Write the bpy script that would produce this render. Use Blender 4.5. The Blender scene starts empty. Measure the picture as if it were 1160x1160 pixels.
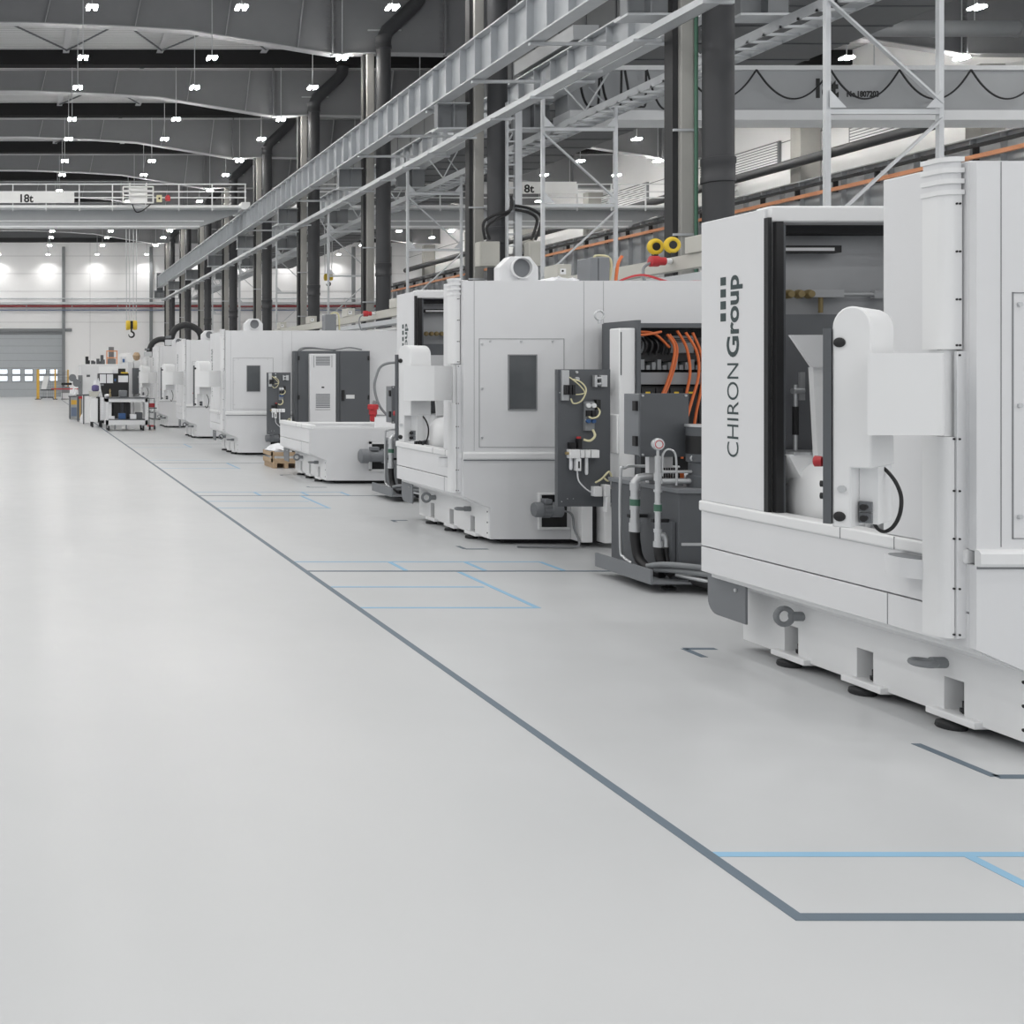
import bpy, math, random
from mathutils import Vector, Matrix
random.seed(7)
F, H, CX, CY = 1200.0, 1.9, 30.0, 425.0      # focal length and vanishing point in pixels, eye height in metres
scene = bpy.context.scene
col = scene.collection
OFF = [0.0, 0.0]                              # offset for building a thing of one kind at several places

def W(px, py, Y):                             # reading of the photograph at a known depth, used for measuring
    return ((px - CX) * Y / F, Y, H - (py - CY) * Y / F)
def XX(px, Y): return (px - CX) * Y / F
def HH(py, Y): return H - (py - CY) * Y / F

# ------------------------------------------------------------------ materials
def lin(c):
    return tuple((v / 12.92 if v <= 0.04045 else ((v + 0.055) / 1.055) ** 2.4) for v in c)
MATS = {}
def mat(name, rgb, rough=0.5, metal=0.0, var=0.04, scale=3.0, bump=0.0, bscale=60.0, coat=0.0, spec=0.5):
    m = bpy.data.materials.new(name); m.use_nodes = True
    nt = m.node_tree; b = nt.nodes['Principled BSDF']
    c = lin([v / 255.0 for v in rgb])
    tc = nt.nodes.new('ShaderNodeTexCoord')
    nz = nt.nodes.new('ShaderNodeTexNoise'); nz.inputs['Scale'].default_value = scale; nz.inputs['Detail'].default_value = 4
    nt.links.new(tc.outputs['Object'], nz.inputs['Vector'])
    mx = nt.nodes.new('ShaderNodeMix'); mx.data_type = 'RGBA'
    nt.links.new(nz.outputs['Fac'], mx.inputs['Factor'])
    mx.inputs['A'].default_value = (*[max(0, v * (1 - var)) for v in c], 1)
    mx.inputs['B'].default_value = (*[min(1, v * (1 + var)) for v in c], 1)
    nt.links.new(mx.outputs['Result'], b.inputs['Base Color'])
    b.inputs['Roughness'].default_value = rough
    b.inputs['Metallic'].default_value = metal
    b.inputs['Specular IOR Level'].default_value = spec
    if coat: b.inputs['Coat Weight'].default_value = coat; b.inputs['Coat Roughness'].default_value = 0.15
    if bump:
        n2 = nt.nodes.new('ShaderNodeTexNoise'); n2.inputs['Scale'].default_value = bscale
        nt.links.new(tc.outputs['Object'], n2.inputs['Vector'])
        bp = nt.nodes.new('ShaderNodeBump'); bp.inputs['Strength'].default_value = bump; bp.inputs['Distance'].default_value = 0.01
        nt.links.new(n2.outputs['Fac'], bp.inputs['Height']); nt.links.new(bp.outputs['Normal'], b.inputs['Normal'])
    MATS[name] = m
    return m
def emit(name, rgb, strength):
    m = bpy.data.materials.new(name); m.use_nodes = True
    nt = m.node_tree; b = nt.nodes['Principled BSDF']
    c = lin([v / 255.0 for v in rgb])
    b.inputs['Base Color'].default_value = (*c, 1)
    b.inputs['Emission Color'].default_value = (*c, 1)
    b.inputs['Emission Strength'].default_value = strength
    MATS[name] = m; return m

mat('white_paint', (222, 223, 225), 0.42, var=0.02, bump=0.05, bscale=180)
mat('white_bright', (230, 231, 232), 0.38, var=0.015)
mat('base_paint', (236, 237, 238), 0.45, var=0.02)
mat('seam', (138, 140, 143), 0.7)
mat('dark_grey', (88, 91, 95), 0.5, var=0.03)
mat('mid_grey', (120, 123, 127), 0.5, var=0.03)
mat('black', (28, 28, 30), 0.5)
mat('rubber', (40, 41, 43), 0.6)
mat('interior', (180, 182, 185), 0.45)
mat('steel', (204, 206, 208), 0.34, 0.6, var=0.06)
mat('galv', (196, 199, 202), 0.45, 0.3, var=0.12, scale=2.0)
mat('girder', (180, 184, 188), 0.5, 0.2, var=0.2, scale=1.3)
mat('concrete', (168, 167, 163), 0.85, var=0.08, bump=0.2)
mat('duct_black', (56, 57, 60), 0.55, var=0.06)
mat('beam_grey', (130, 131, 134), 0.7, var=0.05)
mat('beam_flange', (170, 171, 174), 0.6)
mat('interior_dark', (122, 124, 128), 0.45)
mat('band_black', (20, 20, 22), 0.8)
mat('side_wall', (205, 206, 208), 0.6)
mat('wall_white', (246, 246, 247), 0.6, var=0.015)
mat('grey_trim', (132, 135, 138), 0.6)
mat('door_grey', (176, 181, 185), 0.5)
mat('pane_white', (236, 240, 244), 0.2)
mat('crane_grey', (164, 167, 170), 0.5)
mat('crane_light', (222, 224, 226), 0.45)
mat('sign_white', (226, 227, 227), 0.45)
mat('ink', (34, 36, 36), 0.6)
mat('logo', (58, 72, 74), 0.55)
mat('tape_dark', (92, 106, 118), 0.55)
mat('tape_blue', (134, 176, 204), 0.5)
mat('orange', (214, 112, 62), 0.45)
mat('copper', (232, 164, 122), 0.35, 0.2)
mat('red', (186, 50, 56), 0.4)
mat('pipe_red', (150, 62, 66), 0.5)
mat('pipe_blue', (112, 126, 150), 0.5)
mat('yellow', (224, 190, 50), 0.45)
mat('fence_yellow', (214, 170, 70), 0.5)
mat('brass', (168, 150, 110), 0.35, 0.6)
mat('blue', (56, 92, 142), 0.45)
mat('cream', (214, 208, 170), 0.5)
mat('wood', (178, 154, 126), 0.7, var=0.15, scale=14)
mat('beige_box', (190, 189, 182), 0.6)
mat('green', (70, 110, 92), 0.5)
mat('glass_dark', (92, 95, 98), 0.12, var=0.12, scale=6)
mat('screen', (70, 74, 78), 0.2)
mat('plastic_white', (232, 233, 236), 0.35)
mat('purple', (92, 84, 132), 0.5)
mat('roof_duct', (108, 110, 113), 0.6, var=0.06)
emit('led', (255, 252, 246), 268.0)
emit('led_lens', (255, 252, 246), 45.0)
emit('daylight', (235, 242, 250), 1.0)

def floor_mat():
    m = bpy.data.materials.new('epoxy_floor'); m.use_nodes = True
    nt = m.node_tree; b = nt.nodes['Principled BSDF']
    tc = nt.nodes.new('ShaderNodeTexCoord')
    n1 = nt.nodes.new('ShaderNodeTexNoise'); n1.inputs['Scale'].default_value = 0.35; n1.inputs['Detail'].default_value = 6
    nt.links.new(tc.outputs['Object'], n1.inputs['Vector'])
    r = nt.nodes.new('ShaderNodeValToRGB')
    r.color_ramp.elements[0].position = 0.3; r.color_ramp.elements[1].position = 0.72
    r.color_ramp.elements[0].color = (*lin((0.722, 0.730, 0.737)), 1)
    r.color_ramp.elements[1].color = (*lin((0.757, 0.763, 0.769)), 1)
    nt.links.new(n1.outputs['Fac'], r.inputs['Fac']); nt.links.new(r.outputs['Color'], b.inputs['Base Color'])
    n2 = nt.nodes.new('ShaderNodeTexNoise'); n2.inputs['Scale'].default_value = 4.0; n2.inputs['Detail'].default_value = 8
    nt.links.new(tc.outputs['Object'], n2.inputs['Vector'])
    mr = nt.nodes.new('ShaderNodeMapRange'); mr.inputs['To Min'].default_value = 0.27; mr.inputs['To Max'].default_value = 0.36
    nt.links.new(n2.outputs['Fac'], mr.inputs['Value']); nt.links.new(mr.outputs['Result'], b.inputs['Roughness'])
    b.inputs['Specular IOR Level'].default_value = 0.22
    MATS['floor'] = m
floor_mat()
def deck_mat():
    m = bpy.data.materials.new('roof_deck'); m.use_nodes = True
    nt = m.node_tree; b = nt.nodes['Principled BSDF']
    tc = nt.nodes.new('ShaderNodeTexCoord')
    wv = nt.nodes.new('ShaderNodeTexWave'); wv.bands_direction = 'Y'; wv.inputs['Scale'].default_value = 1.6
    nt.links.new(tc.outputs['Object'], wv.inputs['Vector'])
    r = nt.nodes.new('ShaderNodeValToRGB')
    r.color_ramp.elements[0].position = 0.1; r.color_ramp.elements[1].position = 0.4
    r.color_ramp.elements[0].color = (*lin((0.58, 0.585, 0.59)), 1); r.color_ramp.elements[1].color = (*lin((0.76, 0.765, 0.77)), 1)
    nt.links.new(wv.outputs['Fac'], r.inputs['Fac']); nt.links.new(r.outputs['Color'], b.inputs['Base Color'])
    bp = nt.nodes.new('ShaderNodeBump'); bp.inputs['Strength'].default_value = 0.5; bp.inputs['Distance'].default_value = 0.05
    nt.links.new(wv.outputs['Fac'], bp.inputs['Height']); nt.links.new(bp.outputs['Normal'], b.inputs['Normal'])
    b.inputs['Roughness'].default_value = 0.7
    MATS['deck'] = m
deck_mat()

# ------------------------------------------------------------------ mesh building
def smooth_path(pts, n=8):
    pts = [Vector(p) for p in pts]
    if len(pts) < 3: return pts
    out = []
    for i in range(len(pts) - 1):
        p0 = pts[max(i - 1, 0)]; p1 = pts[i]; p2 = pts[i + 1]; p3 = pts[min(i + 2, len(pts) - 1)]
        for k in range(n):
            t = k / n
            out.append(0.5 * ((2 * p1) + (p2 - p0) * t + (2 * p0 - 5 * p1 + 4 * p2 - p3) * t * t + (3 * p1 - p0 - 3 * p2 + p3) * t ** 3))
    out.append(pts[-1]); return out

class MB:
    def __init__(s): s.v = []; s.f = []; s.pr = []
    def add(s, vs, fs):
        o = len(s.v); s.pr.append((o, o + len(vs), len(s.f), len(s.f) + len(fs))); s.v += [Vector(v) for v in vs]; s.f += [[i + o for i in f] for f in fs]; return s
    def box(s, x0, x1, y0, y1, z0, z1):
        x0, x1 = min(x0, x1), max(x0, x1); y0, y1 = min(y0, y1), max(y0, y1); z0, z1 = min(z0, z1), max(z0, z1)
        return s.add([(x0, y0, z0), (x1, y0, z0), (x1, y1, z0), (x0, y1, z0), (x0, y0, z1), (x1, y0, z1), (x1, y1, z1), (x0, y1, z1)],
                     [(3, 2, 1, 0), (4, 5, 6, 7), (0, 1, 5, 4), (1, 2, 6, 5), (2, 3, 7, 6), (3, 0, 4, 7)])
    def prism(s, pts, ax, a0, a1):
        # polygon in the two axes other than ax, drawn out along ax
        n = len(pts)
        def mk(p, a):
            return (a, p[0], p[1]) if ax == 'x' else ((p[0], a, p[1]) if ax == 'y' else (p[0], p[1], a))
        vs = [mk(p, a0) for p in pts] + [mk(p, a1) for p in pts]
        fs = [list(range(n))[::-1], list(range(n, 2 * n))]
        for i in range(n):
            j = (i + 1) % n; fs.append((i, j, n + j, n + i))
        return s.add(vs, fs)
    def tube(s, pts, r, n=8, smooth=0, caps=True):
        P = smooth_path(pts, smooth) if smooth else [Vector(p) for p in pts]
        m = len(P); rs = r if isinstance(r, (list, tuple)) else [r] * m
        vs = []; up = None
        for i in range(m):
            t = (P[min(i + 1, m - 1)] - P[max(i - 1, 0)])
            t = t.normalized() if t.length > 1e-9 else Vector((0, 0, 1))
            if up is None:
                up = Vector((0, 0, 1)) if abs(t.z) < 0.9 else Vector((1, 0, 0))
            a = t.cross(up)
            if a.length < 1e-6: a = t.orthogonal()
            a.normalize(); b = a.cross(t).normalized(); up = b
            for k in range(n):
                q = 2 * math.pi * k / n
                vs.append(P[i] + (a * math.cos(q) + b * math.sin(q)) * rs[i])
        fs = []
        for i in range(m - 1):
            for k in range(n):
                k2 = (k + 1) % n
                fs.append((i * n + k, i * n + k2, (i + 1) * n + k2, (i + 1) * n + k))
        if caps: fs.append(list(range(n))[::-1]); fs.append([(m - 1) * n + k for k in range(n)])
        return s.add(vs, fs)
    def cyl(s, p, q, r, n=16): return s.tube([p, q], r, n)
    def bar(s, p, q, w, h=None):
        # square bar between two points
        h = h or w; p = Vector(p); q = Vector(q); t = (q - p).normalized()
        up = Vector((0, 0, 1)) if abs(t.z) < 0.9 else Vector((0, 1, 0))
        a = t.cross(up).normalized() * w / 2; b = a.cross(t).normalized() * h / 2
        vs = [p - a - b, p + a - b, p + a + b, p - a + b, q - a - b, q + a - b, q + a + b, q - a + b]
        return s.add(vs, [(3, 2, 1, 0), (4, 5, 6, 7), (0, 1, 5, 4), (1, 2, 6, 5), (2, 3, 7, 6), (3, 0, 4, 7)])
    def lathe(s, prof, c, axis='z', n=24):
        # prof: (radius, along) pairs about an axis through c
        vs = []; m = len(prof); c = Vector(c)
        for r, a in prof:
            for k in range(n):
                q = 2 * math.pi * k / n; u, w = r * math.cos(q), r * math.sin(q)
                d = {'z': (u, w, a), 'y': (u, a, w), 'x': (a, u, w)}[axis]
                vs.append(c + Vector(d))
        fs = []
        for i in range(m - 1):
            for k in range(n):
                k2 = (k + 1) % n; fs.append((i * n + k, i * n + k2, (i + 1) * n + k2, (i + 1) * n + k))
        fs.append(list(range(n))[::-1]); fs.append([(m - 1) * n + k for k in range(n)])
        return s.add(vs, fs)
    def torus(s, c, R, r, axis='y', n=20, m=8):
        c = Vector(c); vs = []
        for i in range(n):
            q = 2 * math.pi * i / n
            for j in range(m):
                w = 2 * math.pi * j / m; rr = R + r * math.cos(w); z = r * math.sin(w)
                d = {'y': (rr * math.cos(q), z, rr * math.sin(q)), 'z': (rr * math.cos(q), rr * math.sin(q), z), 'x': (z, rr * math.cos(q), rr * math.sin(q))}[axis]
                vs.append(c + Vector(d))
        fs = []
        for i in range(n):
            for j in range(m):
                i2, j2 = (i + 1) % n, (j + 1) % m
                fs.append((i * m + j, i2 * m + j, i2 * m + j2, i * m + j2))
        return s.add(vs, fs)
    def build_each(s, name, m, parent=None, most=100, **k):
        # every primitive as a part of its own; what goes past the hundred stays one part
        out = []
        for i, (a, b, c, d) in enumerate(s.pr[:most]):
            q = MB(); q.add(s.v[a:b], [[j - a for j in f] for f in s.f[c:d]]); out.append(q.build(name, m, parent, **k))
        if len(s.pr) > most:
            a, c = s.pr[most][0], s.pr[most][2]
            q = MB(); q.add(s.v[a:], [[j - a for j in f] for f in s.f[c:]]); o = q.build(name, m, parent, **k); o['kind'] = 'stuff'
        return out
    def build(s, name, m, parent=None, bevel=0.0, smooth=False, segs=2):
        org = Vector((0, 0, 0)); p = parent
        while p is not None:
            org += p.location; p = p.parent
        off = Vector((OFF[0], OFF[1], 0))
        loc = Vector((0, 0, 0))
        if parent is None and s.v:
            vs = [v + off for v in s.v]
            loc = Vector(((min(v.x for v in vs) + max(v.x for v in vs)) / 2, (min(v.y for v in vs) + max(v.y for v in vs)) / 2, min(v.z for v in vs)))
        me = bpy.data.meshes.new(name)
        me.from_pydata([tuple(v + off - org - loc) for v in s.v], [], s.f)
        me.validate(); me.update()
        import bmesh
        bm = bmesh.new(); bm.from_mesh(me); bmesh.ops.recalc_face_normals(bm, faces=bm.faces); bm.to_mesh(me); bm.free()
        if smooth:
            me.polygons.foreach_set('use_smooth', [True] * len(me.polygons))
            me.set_sharp_from_angle(angle=math.radians(40))
        me.materials.append(MATS[m])
        o = bpy.data.objects.new(name, me); o.location = loc; col.objects.link(o)
        if parent: o.parent = parent
        if bevel:
            b = o.modifiers.new('bevel', 'BEVEL'); b.width = bevel; b.segments = segs; b.limit_method = 'ANGLE'; b.angle_limit = math.radians(40)
            if not smooth:
                me.polygons.foreach_set('use_smooth', [True] * len(me.polygons)); me.set_sharp_from_angle(angle=math.radians(30))
        return o

def tag(o, label, cat, group=None, kind=None):
    if label: o['label'] = label
    if cat: o['category'] = cat
    if group: o['group'] = group
    if kind: o['kind'] = kind
    return o
def thing(name, label, cat, loc, group=None):
    o = bpy.data.objects.new(name, None); col.objects.link(o)
    o.location = (loc[0] + OFF[0], loc[1] + OFF[1], loc[2]); o.empty_display_size = 0.1
    return tag(o, label, cat, group)
def struct(name, mb, m, **k):
    o = mb.build(name, m, **k); o['kind'] = 'structure'; return o
def copy_tree(o, parent=None, loc=None):
    c = o.copy(); col.objects.link(c)
    if parent: c.parent = parent
    if loc is not None: c.location = loc
    for ch in list(o.children): copy_tree(ch, c)
    return c
def text_mb(s, size, xaxis, yaxis, origin, width=None, bold=0.0, extrude=0.002, align='LEFT'):
    cu = bpy.data.curves.new('lettering', 'FONT'); cu.body = s; cu.size = 1.0; cu.extrude = 0.0; cu.offset = bold; cu.resolution_u = 4
    o = bpy.data.objects.new('lettering', cu); col.objects.link(o)
    bpy.context.view_layer.update()
    me = bpy.data.meshes.new_from_object(o.evaluated_get(bpy.context.evaluated_depsgraph_get()))
    xs = [v.co.x for v in me.vertices]; x0, x1 = min(xs), max(xs)
    capo = 0.0
    xa = Vector(xaxis); ya = Vector(yaxis); n = xa.cross(ya); og = Vector(origin)
    sx = (width / (x1 - x0)) if width else size
    mb = MB()
    mb.add([og + xa * ((v.co.x - x0) * sx) + ya * (v.co.y * size) + n * extrude for v in me.vertices], [list(p.vertices) for p in me.polygons])
    bpy.data.objects.remove(o); bpy.data.curves.remove(cu); bpy.data.meshes.remove(me)
    return mb
ORD = ['first', 'second', 'third', 'fourth', 'fifth', 'sixth', 'seventh', 'eighth', 'ninth', 'tenth', 'eleventh', 'twelfth', 'thirteenth', 'fourteenth', 'fifteenth', 'sixteenth', 'seventeenth', 'eighteenth']
# ------------------------------------------------------------------ the setting
ZC = [18.45 + 8.42 * k for k in range(9)]          # column rows along the hall
YW = 93.4                                          # far wall
ROOF = 15.1
struct('floor', MB().box(-22, 35, -20, YW + 0.3, -0.2, 0), 'floor')
struct('ceiling', MB().box(-22, 35, -20, YW + 0.3, ROOF, ROOF + 0.25), 'deck')

def far_wall():
    m = MB(); x0d, x1d = XX(-60, YW), XX(70.5, YW); hd = HH(375.5, YW)
    m.box(-22, x0d, YW, YW + 0.3, 0, ROOF); m.box(x1d, 35, YW, YW + 0.3, 0, ROOF); m.box(x0d, x1d, YW, YW + 0.3, hd, ROOF)
    struct('wall_far', m, 'wall_white')
    # joints between the wall panels
    j = MB()
    for h in (HH(310, YW), HH(290, YW), HH(330, YW), HH(365, YW)): j.box(-22, 35, YW - 0.012, YW, h - 0.012, h + 0.012)
    for px in (102, 250, 300): j.box(XX(px, YW) - .012, XX(px, YW) + .012, YW - 0.012, YW, 0, ROOF)
    struct('trim_1', j, 'beam_flange')
    p = MB()
    for px in (72, 171, 400, 441, 560): p.box(XX(px, YW) - 0.13, XX(px, YW) + 0.13, YW - 0.25, YW, 0, 13.2)
    struct('trim_2', p, 'grey_trim')
    b = MB().box(-22, 35, YW - 0.4, YW, HH(273.5, YW) - .1, HH(270, YW)); struct('trim_3', b, 'rubber')
    b = MB().box(-22, 35, YW - 0.3, YW, HH(270, YW), ROOF); struct('trim_4', b, 'roof_duct')
    l = MB().box(XX(-60, YW), 4, YW - 0.15, YW, hd, hd + 0.25).box(x1d - 0.02, x1d + 0.2, YW - 0.15, YW, 0, hd + .25); struct('trim_5', l, 'grey_trim')
    # sectional door with two rows of small windows
    d = MB().box(x0d, x1d, YW + 0.08, YW + 0.16, 0, hd)
    door = struct('door_1', d, 'door_grey')
    g = MB()
    for i in range(1, 9): g.box(x0d, x1d, YW + 0.074, YW + 0.081, hd * i / 9 - .012, hd * i / 9 + .012)
    g.build('panel_joint', 'grey_trim', door)
    g = MB().box(x0d, x1d, YW + 0.02, YW + 0.078, hd - 0.28, hd); g.build('head_strip', 'grey_trim', door)
    for (ya, yb) in ((418.5, 423.5), (426, 431.5)):
        for px in (-12, 4, 18.5, 32.5, 47.5, 61):
            w = 4.4
            fr = MB(); a0, a1 = XX(px - w - .6, YW), XX(px + w + .6, YW); b0, b1 = HH(yb + .6, YW), HH(ya - .6, YW)
            fr.box(a0, a1, YW + .05, YW + .08, b0, b0 + .05).box(a0, a1, YW + .05, YW + .08, b1 - .05, b1).box(a0, a0 + .05, YW + .05, YW + .08, b0, b1).box(a1 - .05, a1, YW + .05, YW + .08, b0, b1)
            f = fr.build('door_window', 'grey_trim', door)
            MB().box(a0 + .05, a1 - .05, YW + .065, YW + .08, b0 + .05, b1 - .05).build('pane', 'daylight', f)
far_wall()
struct('wall_left', MB().box(-22.3, -22, -20, YW, 0, ROOF), 'side_wall')
struct('wall_right', MB().box(33.5, 33.8, -20, YW, 0, ROOF), 'wall_white')
j = MB()
for h in (4.4, 6.6, 8.8, 12.2): j.box(33.485, 33.5, -20, YW, h - .02, h + .02)
struct('trim_6', j, 'grey_trim')
def louvre(y0, y1, n, nm):
    m = MB().box(33.38, 33.5, y0, y1, 11.1, 12.3)
    o = struct(nm, m, 'grey_trim'); s = MB()
    for i in range(9): s.box(33.34, 33.385, y0 + .1, y1 - .1, 11.2 + i * .12, 11.27 + i * .12)
    s.build('slat', 'wall_white', o)
louvre(37.5, 43, 0, 'window_1'); louvre(47, 52.5, 0, 'window_2'); louvre(57, 62, 0, 'window_3')

# pipes along the far wall
def wallpipe(nm, label, y, r, m, off):
    h = HH(y, YW); t = thing(nm, label, 'pipe', (5, YW - off, h))
    MB().cyl((-21.9, YW - off, h), (33.4, YW - off, h), r, 10).build('pipe_run', m, t, smooth=True)
    b = MB()
    for i in range(14): b.box(-20 + i * 4 - .03, -20 + i * 4 + .03, YW - off - r * 1.15, YW - .01, h - r * 1.3, h + r * 1.3)
    b.build_each('bracket', 'galv', t)
wallpipe('sprinkler_pipe', 'long red pipe running across the white far wall', 347, .10, 'pipe_red', .35)
wallpipe('service_pipe', 'thin blue grey pipe just below the red pipe on the far wall', 351.5, .06, 'pipe_blue', .35)
wallpipe('conduit_pipe', 'thin grey conduit crossing the far wall above the tray over the red pipe', 338.5, .05, 'galv', .3)
t = thing('overhead_cable_tray', 'grey cable tray running across the far wall directly above the red pipe', 'cable tray', (5, YW - .3, HH(344.5, YW)))
MB().box(-21.9, 33.4, YW - .55, YW - .02, HH(345.2, YW), HH(344.8, YW)).box(-21.9, 33.4, YW - .56, YW - .53, HH(345.2, YW), HH(342.6, YW)).build('tray_channel', 'galv', t)
for i in range(12): MB().box(-18.7 + i * 4, -18.64 + i * 4, YW - .2, YW - .01, HH(345.2, YW) - .12, HH(345.2, YW)).build('tray_bracket', 'galv', t)

# ------------------------------------------------------------------ roof beams
def beam(k, Y):
    t = thing('roof_beam', 'grey haunched steel roof beam crossing the hall, %s from the camera' % ORD[k - 2], 'roof beam', (0, Y, 12.4), 'haunched roof beams')
    prof = [(-22, 13.62), (0.0, 13.62), (3.2, 13.5), (5.44, 13.36), (10.15, 12.58), (11.7, 12.62), (13.9, 12.58), (18.6, 13.3), (26.5, 13.3), (31.2, 12.58), (33.5, 12.58)]
    top = 14.46
    MB().prism(prof + [(33.5, top), (-22, top)], 'y', Y - .015, Y + .015).build('web', 'beam_grey', t)
    fl = MB()
    for (a, b) in zip(prof[:-1], prof[1:]): fl.prism([(a[0], a[1] - .04), (b[0], b[1] - .04), (b[0], b[1]), (a[0], a[1])], 'y', Y - .17, Y + .17)
    fl.build('bottom_flange', 'beam_flange', t)
    MB().box(-22, 33.5, Y - .17, Y + .17, top, top + .04).build('top_flange', 'beam_flange', t)
    def zb(x):
        for (a, b) in zip(prof[:-1], prof[1:]):
            if a[0] <= x <= b[0]: return a[1] + (b[1] - a[1]) * (x - a[0]) / (b[0] - a[0])
    for x in [-2.6, 0.6, 3.6, 6.6, 9.0, 14.9, 18.2, 21.4, 24.6, 27.8]:
        MB().prism([(x, zb(x)), (x + .025, zb(x + .025)), (x + .225, top), (x + .2, top)], 'y', Y - .15, Y - .01).build('stiffener', 'beam_flange', t)
    for x in (10.15, 13.9, 31.2):
        m = MB().box(x - .03, x + .03, Y - .19, Y - .01, 12.5, top + .1)
        for i in range(9): m.box(x - .14, x + .14, Y - .09, Y - .06, 12.75 + i * .18, 12.78 + i * .18)
        m.build('end_plate', 'beam_grey', t)
for k in range(2, 9): beam(k, ZC[k])
# the dark strip under the deck in front of each beam
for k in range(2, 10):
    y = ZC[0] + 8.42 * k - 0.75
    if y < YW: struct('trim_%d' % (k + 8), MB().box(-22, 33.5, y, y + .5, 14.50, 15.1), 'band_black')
# purlins running along the hall
for i, x in enumerate((-3.2, 1.6, 5.4, 9.6, 16.8, 21.6, 26.2)):
    p = MB().box(x - .05, x + .05, 16, YW - .45, 14.985, 15.09).box(x - .13, x + .13, 16, YW - .45, 14.96, 14.985).build('roof_purlin', 'beam_flange')
    tag(p, 'long grey purlin under the roof deck, %s counted from the aisle side' % ORD[i], 'purlin', 'roof purlins', 'thing')
# crossed tie rods below the deck over the aisle
for i, (x0, x1, k) in enumerate(((1.6, 5.4, 2), (5.4, 9.6, 2), (-3.2, 1.6, 2), (1.6, 5.4, 3), (1.6, 5.4, 4))):
    y0 = ZC[k] + .3; y1 = y0 + 6.9
    t = thing('roof_tie', 'crossed thin tie rods under the roof deck, %s cross over the aisle' % ORD[i], 'tie rod', ((x0 + x1) / 2, (y0 + y1) / 2, 14.6), 'roof tie rods')
    MB().cyl((x0, y0, 14.95), (x1, y1, 14.95), .035, 6).build('rod', 'dark_grey', t); MB().cyl((x1, y0, 14.91), (x0, y1, 14.91), .035, 6).build('rod', 'dark_grey', t)

# ------------------------------------------------------------------ columns, downpipes, runway
for k, Y in enumerate(ZC):
    who = '%s from the camera' % ORD[k]
    t = thing('concrete_column', 'square concrete column with dark side strip behind the machines, %s' % who, 'column', (11.32, Y, 0), 'concrete columns behind the machines'); t['kind'] = 'thing'
    MB().box(11.28, 11.52, Y - .2, Y + .2, 0, 12.545).build('shaft', 'concrete', t, bevel=.012)
    MB().box(11.18, 11.27, Y - .12, Y + .12, 0, 12.545).build('side_strip', 'rubber', t)
    m = MB().box(11.13, 11.57, Y - .23, Y - .2, 6.1, 6.14).box(11.13, 11.57, Y - .23, Y - .2, 4.3, 4.34)
    m.build_each('strap', 'galv', t)
    if k == 0: MB().cyl((11.5, Y - .26, 0), (11.5, Y - .26, 12.5), .03, 10).build('green_pipe', 'green', t, smooth=True)
    # black downpipe with an elbow under the roof
    p = thing('black_downpipe', 'thick black vertical pipe with roof elbow behind the machines, %s' % who, 'pipe', (11.72, Y - .5, 0), 'black pipes beside the columns')
    MB().tube([(11.72, Y - .5, 0), (11.72, Y - .5, 12.7), (11.73, Y - .5, 12.95), (11.84, Y - .5, 13.2), (12.75, Y - .5, 14.05), (12.86, Y - .5, 14.2), (12.9, Y - .5, 14.47)], .235, 20).build('pipe', 'duct_black', p, smooth=True)
    c = MB()
    for h in (5.15, 12.6): c.lathe([(.235, h), (.26, h + .01), (.26, h + .1), (.247, h + .12), (.247, h + .3), (.26, h + .32), (.26, h + .42), (.235, h + .43)], (11.72, Y - .5, 0), 'z', 20)
    c.build_each('collar', 'duct_black', p, smooth=True)
    MB().box(11.3, 12.4, Y - .24, Y - .2, 13.3, 13.34).build('pipe_bracket', 'galv', p)
    # brackets that carry both runway girders
    b = thing('runway_bracket', 'grey steel bracket under the runway girders beside a column, %s' % who, 'bracket', (11.9, Y - .25, 8.1), 'runway brackets')
    for (x0, x1) in ((10.35, 11.16), (12.3, 13.26)):
        w = MB().box(x0, x1, Y - .02, Y + .02, 8.14, 8.74).box(x0, x0 + .03, Y - .2, Y - .021, 8.14, 8.74).box((x0 + x1) / 2, (x0 + x1) / 2 + .03, Y - .2, Y - .021, 8.14, 8.74)
        w.build('web', 'grey_trim', b)
        MB().box(x0, x1, Y - .21, Y + .21, 8.1, 8.14).box(x0, x1, Y - .21, Y + .21, 8.74, 8.765).build_each('flange', 'galv', b)
# runway girders: flanges, web, stiffeners
def girder(x, name_label, y0, y1, htop, hbot, step, wf=.36):
    t = thing('runway_girder', name_label, 'crane girder', (x, (y0 + y1) / 2, hbot))
    MB().box(x - wf / 2, x + wf / 2, y0, y1, htop - .035, htop).build('top_flange', 'galv', t)
    MB().box(x - wf / 2, x + wf / 2, y0, y1, hbot, hbot + .035).build('bottom_flange', 'galv', t)
    MB().box(x - .012, x + .012, y0, y1, hbot + .035, htop - .035).build('web', 'girder', t)
    n = int((y1 - y0) / step)
    near = MB(); base = None
    for i in range(n + 1):
        y = y0 + i * step
        s = MB().box(x - wf / 2 + .02, x - .012, y - .012, y + .012, hbot + .035, htop - .035).box(x + .012, x + wf / 2 - .02, y - .012, y + .012, hbot + .035, htop - .035)
        s.build('stiffener', 'girder', t)
    MB().box(x - .035, x + .035, y0, y1, htop, htop + .06).build('crane_rail', 'steel', t)
    return t
g1 = girder(10.48, 'long grey stiffened crane runway girder above the machines, on the aisle side', 8.4, 83.4, 9.69, 8.77, 0.842)
girder(13.05, 'grey stiffened crane runway girder directly behind the column row, beyond the aisle side girder', 8.4, 83.4, 9.69, 8.77, 0.842)
# far end plate and buffer of the aisle girder
MB().box(10.25, 10.75, 83.4, 83.45, 8.4, 9.95).build('end_stop', 'dark_grey', g1)
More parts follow.
